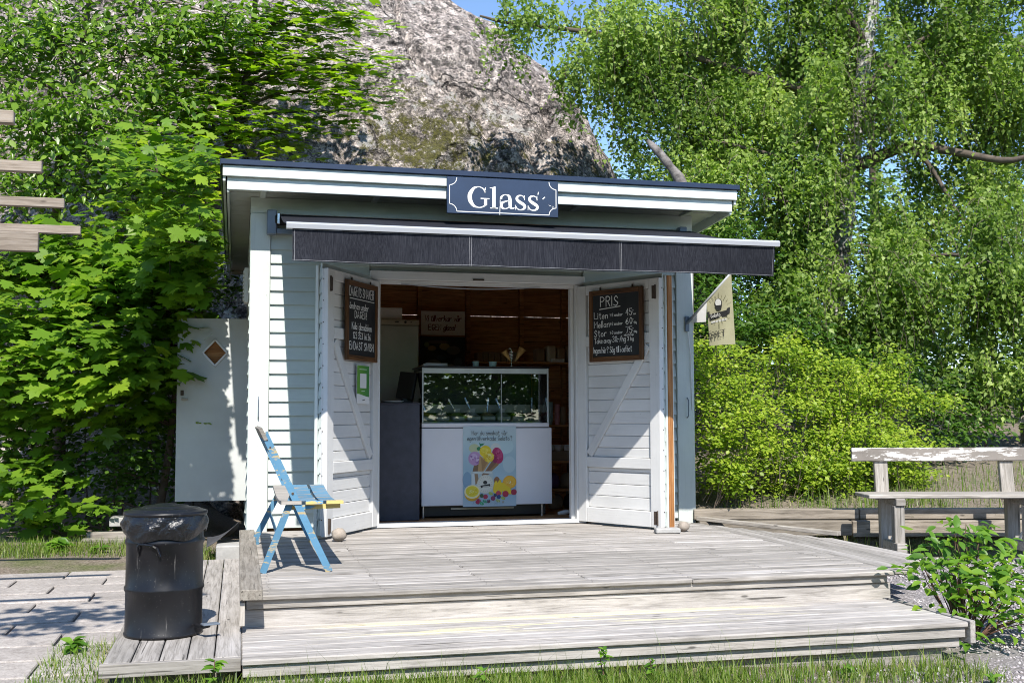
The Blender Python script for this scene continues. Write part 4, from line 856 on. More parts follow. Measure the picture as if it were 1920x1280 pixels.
# shelves and stock on the right
def shelf(x0, x1, y0, y1, z, label):
    s_ = thing('shelf', label, 'shelf', T((x0+x1)/2, (y0+y1)/2, z-.03)); bx('plank', M_INT, s_, x0, x1, y0, y1, z-.022, z, .003)
    for x in (x0+.06, x1-.06): bx('bracket', M_INT, s_, x-.012, x+.012, y0+.05, y1, z-.09, z-.0225, .002)
shelf(3.47, 4.9, 2.5, 2.83, 1.56, 'long brown shelf on the rear wall behind the cones')
for i in range(7): b = bx('paper_stack', M_CARD, None, 3.53+.068*i, 3.592+.068*i, 2.56, 2.72, 1.561, 1.67+rnd.uniform(-.008, .008), .006); tag(b, ['first', 'second', 'third', 'fourth', 'fifth', 'sixth', 'seventh'][i]+' brown packet from the left in the row on the rear shelf', 'packet', 'row of brown packets')
for i, (x, w_, h, c) in enumerate(((4.22, .10, .16, M_CARD), (4.34, .11, .19, M_CREAM), (4.46, .10, .17, M_CARD), (4.58, .12, .20, M_CARD))): b = bx('parcel', c, None, x, x+w_, 2.55, 2.74, 1.561, 1.561+h, .02); tag(b, ['leftmost','second','third','rightmost'][i]+' wrapped parcel at the right end of the rear shelf', 'parcel', 'parcels on the shelf')
b = bx('carton', M_PAPER, None, 4.38, 4.53, 2.505, 2.545, 1.561, 1.60, .004); tag(b, 'small white carton lying in front of the wrapped parcels', 'carton')
for j, (z, lab) in enumerate(((.86, 'upper'), (.50, 'middle'), (.22, 'lowest'))): shelf(3.98, 4.9, 1.2, 1.9, z, lab+' side shelf in the dark right corner of the kiosk')
for i, (x, y, n, c, r_) in enumerate(((4.01, 1.28, 9, M_MINT, .030), (4.075, 1.24, 8, M_PINK, .028), (4.14, 1.26, 7, M_CARD, .03))):
    st = thing('cup_stack', ['mint', 'pink', 'brown'][i]+' paper cups nested in a stack on the side shelf', 'cups', T(x, y, .8605))
    for k in range(n): MB().lathe([(r_*.75, .0), (r_, .055), (r_*.94, .055), (r_*.7, .004)], 16).build('cup', c, st, T(0, 0, .022*k), True)
for i in range(7):
    o = MB().lathe([(0, 0), (.025, 0), (.036, .06), (.032, .06), (0, .008)], 14).build('tumbler', [M_PAPER, M_CREAM][i % 2], None, T(3.985+.045*i, 1.225+.06*(i % 2), .60) @ RX(R(0)), smooth=True); tag(o, ['first', 'second', 'third', 'fourth', 'fifth', 'sixth', 'seventh'][i]+' pale tumbler from the left on the flat carton of the side shelf', 'tumbler', 'tumblers on the side shelf')
bb = bx('carton', M_CARD, None, 3.985, 4.5, 1.21, 1.6, .501, .598, .004); tag(bb, 'flat brown carton under the pale tumblers', 'carton')
for i, (x, z, c) in enumerate(((4.0, .221, M_PURPLE), (4.16, .221, M_CARD), (4.03, .013, M_CARD), (4.2, .013, M_DARKIN))):
    V = []; 
    mb = MB(); prof = [(.001, 0), (.07, .004), (.085, .06), (.07, .12), (.03, .15), (.001, .155)]; mb.lathe(prof, 14); mb.v = [(a*(1+.2*noise.noise(Vector((a*20, b*20, cc*20+i)))), b*(1+.2*noise.noise(Vector((a*20, b*20, cc*20+i+5)))), cc) for a, b, cc in mb.v]
    o = mb.build('bag', c, None, T(x+.05, 1.35, z), smooth=True); tag(o, ['purple plastic bag on the lowest side shelf', 'brown paper bag on the lowest side shelf', 'brown bag on the floor behind the counter', 'black bag on the floor in the right corner'][i], 'bag')
o = MB().tube([(3.90, .62, .03), (3.98, .64, .04), (4.08, .68, .035)], [.014, .024, .012], 8).build('bottle', M_PAPER, None, I4, smooth=True); tag(o, 'white bottle lying on the kiosk floor beside the counter foot', 'bottle')
pk = bx('leaning_board', M_INT, None, -.6, .6, -.05, .05, -.012, .012, .003, T(4.13, 2.1, .63) @ RY(R(-80))); tag(pk, 'brown board leaning in the right corner of the kiosk', 'board')

# ------------------------------------------------------------------ side door, standing open left of the kiosk
sd = thing('side_door', 'white side door with a diamond window standing open left of the kiosk', 'door', T(.70, 1.62, .14))
w2, h2, cxx, czz, q = .335, 1.765, .015, 1.43, .115
mb = MB(); fr = []
for yy in (-.018, .018):
    fr.append(len(mb.v)); mb.v += [(-w2, yy, 0), (w2, yy, 0), (w2, yy, h2), (-w2, yy, h2), (cxx, yy, czz-q*1.1), (cxx+q, yy, czz), (cxx, yy, czz+q*1.1), (cxx-q, yy, czz)]; mb.c += [None]*8
for o_, rev in ((0, 0), (8, 1)):
    for f_ in ((0,1,5,4),(1,2,6,5),(2,3,7,6),(3,0,4,7)): mb.f.append(tuple(i+o_ for i in (f_ if not rev else reversed(f_))))
for a, b in ((0,1),(1,2),(2,3),(3,0)): mb.f.append((b, a, a+8, b+8))
for a, b in ((4,5),(5,6),(6,7),(7,4)): mb.f.append((a, b, b+8, a+8))
mb.build('slab', M_SDOOR, sd, local=True)
for (xa, za), (xb, zb) in (((cxx, czz-q*1.1), (cxx+q, czz)), ((cxx+q, czz), (cxx, czz+q*1.1)), ((cxx, czz+q*1.1), (cxx-q, czz)), ((cxx-q, czz), (cxx, czz-q*1.1))):
    L = math.hypot(xb-xa, zb-za)+.018; ob('window_trim', boxmesh(L, .014, .018, .003, M_PAPER), None, sd, T((xa+xb)/2, -.0255, (za+zb)/2) @ RY(-math.atan2(zb-za, xb-xa)), True)
pn = MB().add([(cxx, .004, czz-q*1.1), (cxx+q, .004, czz), (cxx, .004, czz+q*1.1), (cxx-q, .004, czz), (cxx, .010, czz-q*1.1), (cxx+q, .010, czz), (cxx, .010, czz+q*1.1), (cxx-q, .010, czz)], [(0,1,2,3),(7,6,5,4),(0,4,5,1),(1,5,6,2),(2,6,7,3),(3,7,4,0)]).build('pane', M_RUST, sd, local=True)
ob('lock_plate', boxmesh(.03, .006, .05, .002, M_BOLT), None, sd, T(-.285, -.022, 1.04), True); MB().tube([(-.285, -.02, .98), (-.285, -.06, .98), (-.23, -.065, .98)], .009, 8).build('handle', M_STEEL, sd, local=True)
for z in (.25, 1.5): ob('hinge', boxmesh(.05, .02, .09, .003, M_STEEL), None, sd, T(w2+.005, 0, z), True)

# ------------------------------------------------------------------ blue folding bench on the deck
fb = thing('folding_bench', 'worn blue folding garden seat with flaking paint at the left edge of the deck', 'folding seat', T(1.3, -1.85, 0))
YN, YF = -2.65, -1.0
def bar(name, pts, th, wd, mat, parent=fb):
    """flat bar along a polyline in the XZ plane; th = width in the plane, wd = thickness along Y"""
    P = [Vector(p) for p in pts]; V = []
    for i, p in enumerate(P):
        d = (P[min(i+1, len(P)-1)]-P[max(i-1, 0)]); d.y = 0; d.normalize(); n = Vector((-d.z, 0, d.x))*th/2
        V += [p+n-Vector((0, wd/2, 0)), p-n-Vector((0, wd/2, 0)), p-n+Vector((0, wd/2, 0)), p+n+Vector((0, wd/2, 0))]
    F_ = [(3, 2, 1, 0), tuple(len(V)-4+i for i in range(4))]
    for i in range(len(P)-1):
        for k in range(4): F_.append((i*4+k, i*4+(k+1) % 4, (i+1)*4+(k+1) % 4, (i+1)*4+k))
    return MB().add(V, F_).build(name, mat, parent)
for y, sgn in ((YN, 1), (YF, -1)):
    lg = bar('long_leg', [(1.098, y, .845), (1.272, y, .476), (1.40, y, .20), (1.497, y, .0)], .042, .022, M_BLUE)
    MB().tube([(1.272, y-.014, .476), (1.272, y+.014, .476)], .008, 8).build('pivot', M_BOLT, lg); MB().tube([(1.115, y-.0125, .80), (1.115, y+.0125, .80)], .006, 8).build('bolt', M_BOLT, lg); MB().tube([(1.135, y-.0125, .755), (1.135, y+.0125, .755)], .006, 8).build('bolt', M_BOLT, lg)
    y2 = y+sgn*.03; pts = [(1.275, y2, .46), (1.10, y2, .0)] if sgn > 0 else [(1.26, y2, .40), (1.085, y2, .05), (1.09, y2, .0)]
    bar('rear_leg', pts, .040, .022, M_BLUE); bar('seat_rail', [(1.23, y2+sgn*.03, .385), (1.565, y2+sgn*.03, .393)], .028, .022, M_YEL if sgn > 0 else M_BLUE)
def slat(x0, x1, z, mat, emat, sag):
    V = []; N = 9; 
    for i in range(N):
        t = i/(N-1); y = YN-.015+(YF-YN+.03)*t; dz = -sag*math.sin(math.pi*t)
        V += [(x0, y, z+dz), (x1, y, z+dz), (x1, y, z+dz-.022), (x0, y, z+dz-.022)]
    F_ = [(i*4+k, i*4+(k+1) % 4, (i+1)*4+(k+1) % 4, (i+1)*4+k) for i in range(N-1) for k in range(4)]
    s_ = MB().add(V, F_).build('seat_slat', mat, fb)
    MB().add([(x0, YN-.017, z), (x1, YN-.017, z), (x1, YN-.017, z-.022), (x0, YN-.017, z-.022), (x0, YN-.0152, z), (x1, YN-.0152, z), (x1, YN-.0152, z-.022), (x0, YN-.0152, z-.022)], [(3,2,1,0),(4,5,6,7),(0,1,5,4),(1,2,6,5),(2,3,7,6),(3,0,4,7)]).build('slat_end', emat, s_)
slat(1.205, 1.325, .432, M_BENCH, M_BENCH, .03); slat(1.35, 1.455, .432, M_BLUEB, M_YEL, .045); slat(1.475, 1.578, .432, M_BLUEB, M_YEL, .045)
bar('back_slat', [(1.075, (YN+YF)/2, .872), (1.110, (YN+YF)/2, .80)], .022, YF-YN+.03, M_BENCH); bar('back_slat', [(1.122, (YN+YF)/2, .775), (1.150, (YN+YF)/2, .715)], .018, YF-YN-.03, M_BLUE)
MB().tube([(1.19, YN+.05, .21), (1.19, YF-.05, .21)], .010, 6).build('stretcher', M_BLUE, fb)

# ------------------------------------------------------------------ black bin
bn = thing('litter_bin', 'black steel pedal bin with a liner hanging under its lid', 'bin', T(.588, -3.545, -.1615))
br = .190
prof = [(0, .004), (br, .004), (br+.004, 0), (br+.006, .012), (br, .02)]
for z in (.235, .47): prof += [(br, z-.018), (br+.007, z-.006), (br+.007, z+.006), (br, z+.018)]
prof += [(br, .555), (br+.004, .56), (br-.004, .56)]
prof = sorted(prof[:5], key=lambda p: 0)+prof[5:]
MB().lathe(prof, 56).build('drum', M_BIN, bn, local=True, smooth=True)
mb = MB(); n = 72; rows = 9; V = []
for j in range(rows):
    t = j/(rows-1)
    for k in range(n):
        a = 2*math.pi*k/n; dip = .045*math.exp(-((math.sin((a+1.75)/2))/.35)**2) if True else 0
        drop = .085+.035*max(0, math.cos(a+1.75))+.012*math.sin(a*5)
        r_ = br+.013+.010*math.sin(t*3.1)+(.010*noise.noise(Vector((math.cos(a)*4, math.sin(a)*4, t*2.5)))+.006*math.sin(a*11+t*6))*math.sin(math.pi*min(1, t*1.1))
        V.append((r_*math.cos(a), r_*math.sin(a), .602-t*drop))
ob('liner', npmesh('liner', np.array(V), np.array([(j*n+k, j*n+(k+1) % n, (j+1)*n+(k+1) % n, (j+1)*n+k) for j in range(rows-1) for k in range(n)]), smooth=True), M_BAG, bn, local=True)
lid = MB().lathe([(br+.014, 0.602), (br+.019, 0.605), (br+.019, 0.618), (br+.012, 0.622), (br-.01, 0.626), (br-.02, 0.634), (br-.035, 0.636), (.12, 0.640), (.11, 0.647), (.095, 0.648), (.06, 0.651), (.05, 0.656), (.0, 0.658)], 56).build('lid', M_BIN, bn, local=True, smooth=True)
hp = [(math.cos(R(a))*(br+.018), math.sin(R(a))*(br+.018), z) for a, z in ((-126, .457), (-123, .47), (-114, .47), (-104, .465), (-97, .45), (-93, .41))]
MB().tube([(math.cos(R(-127))*br, math.sin(R(-127))*br, .41)]+[hp[0]]+hp, .006, 6).build('handle', M_BIN, bn, local=True)
pe = MB().tube([(.16, -.12, .055), (.20, -.16, .05), (.23, -.18, .06)], .010, 6).build('pedal', M_BIN, bn, local=True); ob('pedal_plate', boxmesh(.085, .05, .008, .003, M_GREYM), None, pe, T(.235, -.185, .068), False).matrix_basis = T(.235, -.185, .068) @ RZ(R(20))

# ------------------------------------------------------------------ garden bench on the gravel (parallel to the timber edging)
gb = thing('garden_bench', 'weathered grey bench with flaking white backrest on the gravel', 'bench', T(6.1, -1.18, -.19) @ RZ(-YAW))
def gbx(name, mat, x0, x1, y0, y1, z0, z1, rx=0, upright=False):
    c = T((x0+x1)/2, (y0+y1)/2, (z0+z1)/2) @ RX(rx)
    if upright: return ob(name, boxmesh(z1-z0, y1-y0, x1-x0, .005, mat), None, gb, c @ RY(R(-90)), True)
    return ob(name, boxmesh(x1-x0, y1-y0, z1-z0, .006, mat), None, gb, c, True)
gbx('seat', M_BENCH, .0, 1.95, .02, .42, .437, .470); gbx('backrest', M_BACKR, -.02, 1.95, .40, .44, .735, .852, R(-6))
for x in (.25, 1.35):
    gbx('back_leg', M_BENCH, x-.055, x+.055, .33, .40, -.01, .43, 0, True); gbx('back_post', M_BENCH, x-.07, x+.045, .405, .455, .40, .80, R(-7), True)
    gbx('front_leg', M_BENCH, x-.04, x+.045, .02, .10, .04, .375, 0, True); gbx('foot', M_BENCH, x-.045, x+.04, -.04, .329, -.01, .07); gbx('seat_bearer', M_BENCH, x-.03, x+.05, -.0, .329, .376, .436)
    MB().tube([(x+.02, .30, .05), (x+.03, .20, .17)], .012, 6).build('strut', M_PAPER, gb, local=True)

# ------------------------------------------------------------------ small things on the deck
def stone(x, y, z, a, b, c, label, seed):
    mb = MB(); N = 14; V = []
    mb.lathe([(max(.0005, math.sin(math.pi*i/N)), -math.cos(math.pi*i/N)) for i in range(N+1)], 20)
    mb.v = [(p[0]*a*(1+.22*noise.noise(Vector(p)*1.3+Vector((seed, 0, 0)))), p[1]*b*(1+.22*noise.noise(Vector(p)*1.3+Vector((0, seed, 0)))), c+p[2]*c*(1+.1*noise.noise(Vector(p)*2))) for p in mb.v]
    tag(mb.build('stone', M_STONE, None, T(x, y, z), smooth=True), label, 'stone', 'door stop stones')
stone(1.70, -.98, 0, .058, .05, .05, 'round grey stone propping the left door open', 3); stone(4.50, -.99, 0, .05, .045, .042, 'brown stone beside the paving block at the right door', 9)
pb = bx('paving_block', M_CONCRETE, None, -.10, .10, -.05, .05, 0, .042, .008, T(4.325, -1.075, .001) @ RZ(R(-8))); tag(pb, 'pale concrete block holding the right door open', 'block')
# old timber pieces and felt behind the bin
for i, (x0, x1, y0, y1, z0, z1, lab) in enumerate(((-.40, .45, 1.05, 1.17, -.20, -.14, 'old plank lying in front of two others behind the bin'), (-.38, .45, 1.25, 1.37, -.16, -.10, 'middle old plank in the pile behind the bin'), (-.22, .45, 1.55, 1.9, -.08, .0, 'grey stone step at the back of the plank pile behind the bin'))):
    o = bx('old_plank' if i < 2 else 'stone_step', M_TIMBER if i < 2 else M_CONCRETE, None, x0, x1, y0, y1, z0, z1, .006); tag(o, lab, 'plank' if i < 2 else 'step')
V = [(.70+.26*u, .15+.5*v+.05*math.sin(3*u), -.14+.16*u*u+.05*math.sin(2.5*v+u*2)) for v in np.linspace(0, 1, 8) for u in np.linspace(0, 1, 10)]
fe = ob('roofing_felt', npmesh('felt', np.array(V), np.array([(j*10+i, j*10+i+1, (j+1)*10+i+1, (j+1)*10+i) for j in range(7) for i in range(9)]), smooth=True), M_SKIN); fe.modifiers.new('t', 'SOLIDIFY').thickness = .004; tag(fe, 'curled scrap of black roofing felt between bin and kiosk', 'felt')
cbk = bx('kerb_block', M_CONCRETE, None, .78, 1.02, .02, .5, -.24, -.12, .01); tag(cbk, 'concrete kerb block at the foot of the kiosk corner', 'block')

# ------------------------------------------------------------------ pergola at the left edge
pg = thing('pergola', 'brown timber pergola with its slat ends showing at the left edge', 'pergola', T(-1.2, -1.6, -.28))
for yy, xe in ((-4.07, -.09), (-3.0, -.14), (-1.92, -.175), (-.84, -.215)):
    bx('slat', M_PERG, pg, -2.8, xe, yy-.022, yy+.022, 2.30, 2.362, .004)
bx('beam', M_PERG, pg, -2.8, -.50, -.90, -.845, 2.155, 2.297, .005)
bx('beam', M_PERG, pg, -1.25, -1.19, -4.3, -.905, 2.155, 2.297, .005) if False else bx('beam', M_PERG, pg, -2.7, -2.6, -4.3, -.905, 2.2, 2.297, .005)
upr('post', M_PERG, pg, -2.0, -1.9, -.95, -.85, -.28, 2.15); upr('post', M_PERG, pg, -2.7, -2.6, -4.3, -4.2, -.28, 2.195)
# ------------------------------------------------------------------ granite outcrop
def fbm(p, o=4): return noise.fractal(p, 1.0, 2.0, o)
rx_ = np.arange(-8.5, 9.0, .05); NS = 120; ss = np.linspace(0, 1.5, NS)
hx = np.interp(rx_, [-9, -4, -1, 1.2, 2.0, 2.8, 3.9, 4.93, 5.57, 5.94, 6.2, 6.6, 7.2, 8.2, 9.2], [7.3, 7.8, 7.6, 7.45, 7.65, 7.7, 7.5, 7.0, 6.62, 6.18, 5.55, 4.85, 4.3, 3.2, 1.6])
V = np.zeros((NS, len(rx_), 3)); att = np.zeros((NS, len(rx_)))
for j, s in enumerate(ss):
    for i, x in enumerate(rx_):
        h = hx[i]; base = -.6+.4*s
        if s <= 1: yy = 4.1+3.1*s**1.15; zz = h*math.sin(min(1, s)*math.pi/2)**.92 - .5*(1-s)
        else: yy = 7.2+(s-1)*7; zz = h*(1-.9*(s-1)**1.5)
        p = Vector((x, yy, zz)); q = Vector((x*.8, yy*.8, zz*1.1))
        dsp = .30*fbm(q*.5, 3)+.09*fbm(q*1.7+Vector((9, 0, 0)), 3)+.035*fbm(q*6, 4)
        cr = noise.noise(Vector((x*.5+zz*.38, zz*.3-x*.2, 3))); dsp -= .16*math.exp(-(cr/.035)**2)          # joints in the rock
        k = min(1, s); V[j, i] = (x+.10*fbm(q*1.3+Vector((0, 7, 0)), 2), yy-dsp*(1-.55*k), zz+dsp*(.25+.45*k))
        att[j, i] = math.exp(-(((x-3.4)/1.2)**2+((zz-4.6)/1.1)**2))*.75 + .75/(1+math.exp(-(x-5.1)*2.2))*math.exp(-((zz-3.6)/1.5)**2) - .35*math.exp(-((zz-6.8)/.8)**2)
n = len(rx_); ii = np.arange(NS*n).reshape(NS, n); Fq = np.stack([ii[:-1,:-1], ii[:-1,1:], ii[1:,1:], ii[1:,:-1]], -1).reshape(-1, 4)
rk = ob('rock_outcrop', npmesh('rock', V.reshape(-1, 3), Fq, att.ravel(), smooth=True), M_ROCK); tag(rk, 'big rounded granite outcrop with moss and lichen behind the kiosk', 'rock', kind='structure')

# ------------------------------------------------------------------ leaves
def fold(pts, tris, zf):
    P = np.array([(x, y, zf(x, y)) for x, y in pts]); return P, np.array(tris)
half = [(.2,-.04),(.42,.05),(.29,.19),(.42,.30),(.60,.50),(.43,.52),(.40,.63),(.20,.54),(.25,.76),(.11,.78)]
out = [(0, 0)]+half+[(0, 1)]+[(-x, y) for x, y in reversed(half)]
T_MAPLE = fold([(0, .36)]+out, [(0, i+1, (i+1) % len(out)+1) for i in range(len(out))], lambda x, y: -.35*x*x+.10*abs(x)-.16*(y-.4)**2)
T_OVAL = fold([(0,0),(.19,.22),(.25,.48),(.15,.78),(0,1),(-.15,.78),(-.25,.48),(-.19,.22),(0,.5)], [(0,1,8),(1,2,8),(2,3,8),(3,4,8),(4,5,8),(5,6,8),(6,7,8),(7,0,8)], lambda x, y: .35*abs(x)-.25*(y-.45)**2)
T_BIRCH = fold([(0,0),(.36,.30),(0,1),(-.36,.30)], [(0,1,2),(0,2,3)], lambda x, y: .25*abs(x))
T_ROUND = fold([(0,0),(.32,.25),(.34,.6),(0,1),(-.34,.6),(-.32,.25)], [(0,1,3),(1,2,3),(0,3,5),(5,3,4)], lambda x, y: .2*abs(x))
def frames(D, Nn):
    Nn = Nn/np.linalg.norm(Nn, axis=1, keepdims=True); D = D-(D*Nn).sum(1, keepdims=True)*Nn; D /= np.linalg.norm(D, axis=1, keepdims=True)+1e-9; return np.cross(D, Nn), D, Nn
def leafmesh(name, tm, P, D, Nn, S, tint):
    tv, tf = tm; B, D, Nn = frames(D, Nn); n = len(P)
    wf, cf = rng.uniform(.7, 1.15, (n, 1, 1)), rng.uniform(-.6, 2.6, (n, 1, 1)); V = P[:,None]+S[:,None,None]*(wf*tv[None,:,0:1]*B[:,None]+tv[None,:,1:2]*D[:,None]+cf*tv[None,:,2:3]*Nn[:,None])
    return npmesh(name, V.reshape(-1, 3), (tf[None]+len(tv)*np.arange(n)[:,None,None]).reshape(-1, 3), np.repeat(tint, len(tv)))
LIT = np.array((-.1, -1, 1.1))
def scatter(clumps, n, size, per=8, spread=.12, flat=.65, droop=.35, up=1.0, jitter=.55, shell=.45, xmax=None):
    C = np.array(clumps); w_ = C[:,3]**2; w_ /= w_.sum(); m = max(1, n//per)
    k = rng.choice(len(C), m, p=w_); d = rng.normal(size=(m, 3)); d /= np.linalg.norm(d, axis=1, keepdims=True); r_ = rng.random(m)**shell
    tw = C[k,:3]+d*r_[:,None]*C[k,3:4]*np.array((1, 1, flat)); tt = rng.random(m)
    j = np.repeat(np.arange(m), per); N_ = len(j); off = rng.normal(size=(N_, 3))*spread*np.array((1, 1, .45)); P = tw[j]+off
    D = off/(np.linalg.norm(off, axis=1, keepdims=True)+1e-6)+rng.normal(size=(N_, 3))*.35+np.array((0, -.15, -droop))
    Nn = np.array((0, 0, up))+LIT*.75+rng.normal(size=(N_, 3))*jitter
    if xmax is not None:
        ok = ~((P[:,0] > xmax) & (P[:,1] < 3.4) & (P[:,2] < 3.6)); P, D, Nn, j = P[ok], D[ok], Nn[ok], j[ok]; N_ = len(P)
    S = size*rng.uniform(.5, 1.3, N_)*np.where((P[:,1] < .7) & (P[:,1] > -5) & (P[:,0] < 2), .70, 1); tint = np.clip(.55*tt[j]+.45*rng.random(N_), 0, 1)
    return P, D, Nn, S, tint, tw
def curve(a, b, sag=.1, n=6, seed=0):
    a, b = Vector(a), Vector(b); L = (b-a).length
    return [a.lerp(b, t)+Vector((noise.noise(Vector((t*2.3, seed, 0))), noise.noise(Vector((t*2.3, seed, 5))), noise.noise(Vector((t*2.3, seed, 9)))))*L*.09*math.sin(math.pi*t)+Vector((0, 0, sag*L*math.sin(math.pi*t))) for t in np.linspace(0, 1, n)]
def limbs(tree, trunk, clumps, bark, r0=.03, twigs=None, ntw=60):
    """a limb from the trunk to each clump, one part each; thin twigs joined to one part"""
    tp = [Vector(p) for p in catmull(trunk, 6)]
    for i, c in enumerate(clumps):
        c = Vector(c[:3]); low = [p for p in tp if p.z < c.z-.1] or [tp[0]]; a = min(low, key=lambda p: (p-c).length)
        L = (c-a).length; MB().tube(curve(a, c, .08, 7, i*3.1), [r0*(1-.72*t) for t in np.linspace(0, 1, 7)], 6).build('limb', bark, tree, smooth=True)
    if twigs is not None:
        mb = MB(); sel = twigs[rng.choice(len(twigs), min(ntw, len(twigs)), replace=False)]; CC = np.array(clumps)[:,:3]
        for q in sel:
            c = CC[np.argmin(((CC-q)**2).sum(1))]; mb.tube(curve(c, q, .05, 4, q[0]*7), [.008, .006, .005, .003], 4, False)
        o = mb.build('twigs', bark, tree); o['kind'] = 'stuff'
def tree(name, label, group, base, trunk, tr, clumps, bark, tm, lm, n, size, singles=None, ntw=80, limb_r=.03, **kw):
    t = thing(name, label, 'tree', T(*base), group)
    P_ = catmull(trunk, 6); MB().tube(P_, [float(tr)*(1-.75*k/(len(P_)-1)) for k in range(len(P_))], 10).build('trunk', bark, t, smooth=True)
    P, D, Nn, S, tint, tw = scatter(clumps, n, size, **kw)
    limbs(t, trunk, clumps, bark, limb_r, tw, ntw)
    if singles:
        d = ((P-np.array((.94, -9.58, .93)))**2).sum(1); idx = np.argsort(d)[:300]; rest = np.setdiff1d(np.arange(len(P)), idx); leafobjs(t, tm, singles, P[idx], D[idx], Nn[idx], S[idx]); P, D, Nn, S, tint = P[rest], D[rest], Nn[rest], S[rest], tint[rest]
    o = ob('crown', leafmesh('crown', tm, P, D, Nn, S, tint), lm, t); o['kind'] = 'stuff'; return t
LM = {}
def leafobjs(parent, tm, mat, P, D, Nn, S):
    if (id(tm[0]), mat.name) not in LM:
        me = npmesh('leaf', tm[0], tm[1], np.zeros(len(tm[0]))); me.materials.append(mat); LM[id(tm[0]), mat.name] = me
    me = LM[id(tm[0]), mat.name]; B, D, Nn = frames(D, Nn)
    for p, b, d, nn, s in zip(P, B, D, Nn, S):
        M = Matrix((Vector(b)*s, Vector(d)*s, Vector(nn)*s)).transposed().to_4x4(); M.translation = Vector(p); ob('leaf', me, None, parent, M)

C1 = [(-.91,1.66,1.86,.45),(-.26,1.41,1.55,.50),(-.95,1.72,1.06,.45),(-.48,1.39,1.20,.40),(.18,1.90,1.96,.45),(.55,1.15,2.46,.36),(-.09,1.93,2.38,.50),(.32,1.80,2.80,.45),(-1.02,1.68,.46,.35),(-.79,2.29,2.57,.50),(.06,1.94,1.43,.38),(-.12,2.04,1.01,.40),(-1.16,2.19,2.38,.40),(.78,1.1,2.62,.17),(.74,1.0,2.12,.16),(-.47,1.84,2.10,.45),(.23,1.75,2.31,.35),(-1.06,1.51,1.45,.35),(-.83,1.45,.08,.30),(.40,.75,2.7,.26),(.30,1.2,2.2,.3),(.46,-.40,2.52,.20),(.42,-.1,2.85,.24),(.22,-.15,3.15,.30),(.42,.3,2.45,.25),(.15,.1,2.9,.3),(.3,-.6,2.85,.2),(.62,-.45,2.9,.2),(.62,-.55,2.5,.16),(.6,-.2,3.2,.2),(.66,-.35,2.7,.14)]
tree('maple_tree', 'young maple with large lobed leaves between pergola and side door', 'maples', (.15, 2.3, -.15), [(.15,2.3,-.2),(.28,2.2,.7),(.36,2.05,1.65),(.42,2.05,2.2),(.5,2.0,3.0)], .045, C1, M_BARK, T_MAPLE, L_MAPLE, 5000, .165, L_MAPLE1, per=9, spread=.15, limb_r=.016, xmax=.69)
C2 = [(.91,3.57,4.88,.80),(1.57,3.40,5.07,.70),(1.94,3.34,4.51,.50),(2.14,3.46,5.07,.42),(1.22,3.54,4.26,.55),(.51,3.20,4.31,.70),(.14,2.82,3.55,.60),(.87,2.64,3.60,.42),(1.76,3.51,5.70,.65),(2.40,3.42,5.12,.22),(1.08,3.49,5.44,.60),(.61,2.32,3.18,.42),(.31,3.49,5.19,.70),(2.28,3.44,4.75,.25),(1.57,3.30,4.21,.36),(2.19,3.41,5.64,.28),(-.11,2.72,2.99,.50),(1.5,3.5,6.3,.7),(.3,3.4,6.2,.8)]
tree('maple_tree', 'tall maple spreading light green leaves over the rock left of the roof', 'maples', (.45, 3.35, .2), [(.45,3.35,.1),(.5,3.3,2),(.7,3.4,3.6),(1.0,3.5,5),(1.1,3.5,6.4)], .09, C2, M_BARK, T_MAPLE, L_LIME, 4600, .155, L_LIME1, per=9, spread=.16, xmax=.72, limb_r=.022, flat=.5, up=1.3, jitter=.42)
C3 = [(-1.17,3.04,5.10,.85),(-.32,2.85,4.81,.80),(.29,2.67,5.16,.50),(-1.23,2.61,4.05,.70),(-.49,2.54,3.96,.65),(-1.27,2.67,3.33,.60),(.13,2.77,4.41,.50),(-.79,2.54,3.44,.55),(.75,2.74,5.34,.42),(-1.46,2.93,4.64,.60),(-.28,2.73,3.50,.45),(-1.2,3.0,6.1,.8),(-.2,2.9,5.9,.7)]
tree('bird_cherry', 'leafy tree with narrow hanging leaves in the upper left corner', None, (-.85, 2.9, 0), [(-.85,2.9,-.1),(-.9,2.9,1.5),(-.95,2.88,3.5),(-.75,2.95,5.0),(-.6,2.95,6.2)], .07, C3, M_BARK, T_OVAL, L_OVAL, 10500, .105, per=14, spread=.16, droop=1.0, jitter=.6, up=.5, limb_r=.02)
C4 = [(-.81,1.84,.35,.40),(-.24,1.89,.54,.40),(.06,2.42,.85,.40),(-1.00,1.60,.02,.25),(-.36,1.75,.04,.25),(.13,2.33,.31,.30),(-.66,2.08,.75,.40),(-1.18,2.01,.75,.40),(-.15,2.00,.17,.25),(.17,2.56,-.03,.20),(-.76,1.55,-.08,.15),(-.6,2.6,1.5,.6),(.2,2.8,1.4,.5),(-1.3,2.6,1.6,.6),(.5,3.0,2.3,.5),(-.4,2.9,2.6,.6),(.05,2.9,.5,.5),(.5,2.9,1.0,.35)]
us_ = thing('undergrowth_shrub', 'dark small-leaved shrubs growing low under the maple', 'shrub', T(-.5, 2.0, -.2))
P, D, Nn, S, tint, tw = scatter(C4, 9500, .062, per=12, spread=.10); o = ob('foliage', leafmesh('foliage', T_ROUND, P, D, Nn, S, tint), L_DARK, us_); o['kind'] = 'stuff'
for i in range(16):
    c = C4[i]; bx_ = (c[0]+rnd.uniform(-.2, .2), c[1]+.1, -.2); MB().tube(curve(bx_, c[:3], .0, 5, i), [.010, .009, .008, .006, .004], 5).build('stem', M_BARK, us_)
sp = thing('maple_sapling', 'bright maple shoot sticking up behind the kiosk roof', 'sapling', T(2.42, 4.1, 2.6))
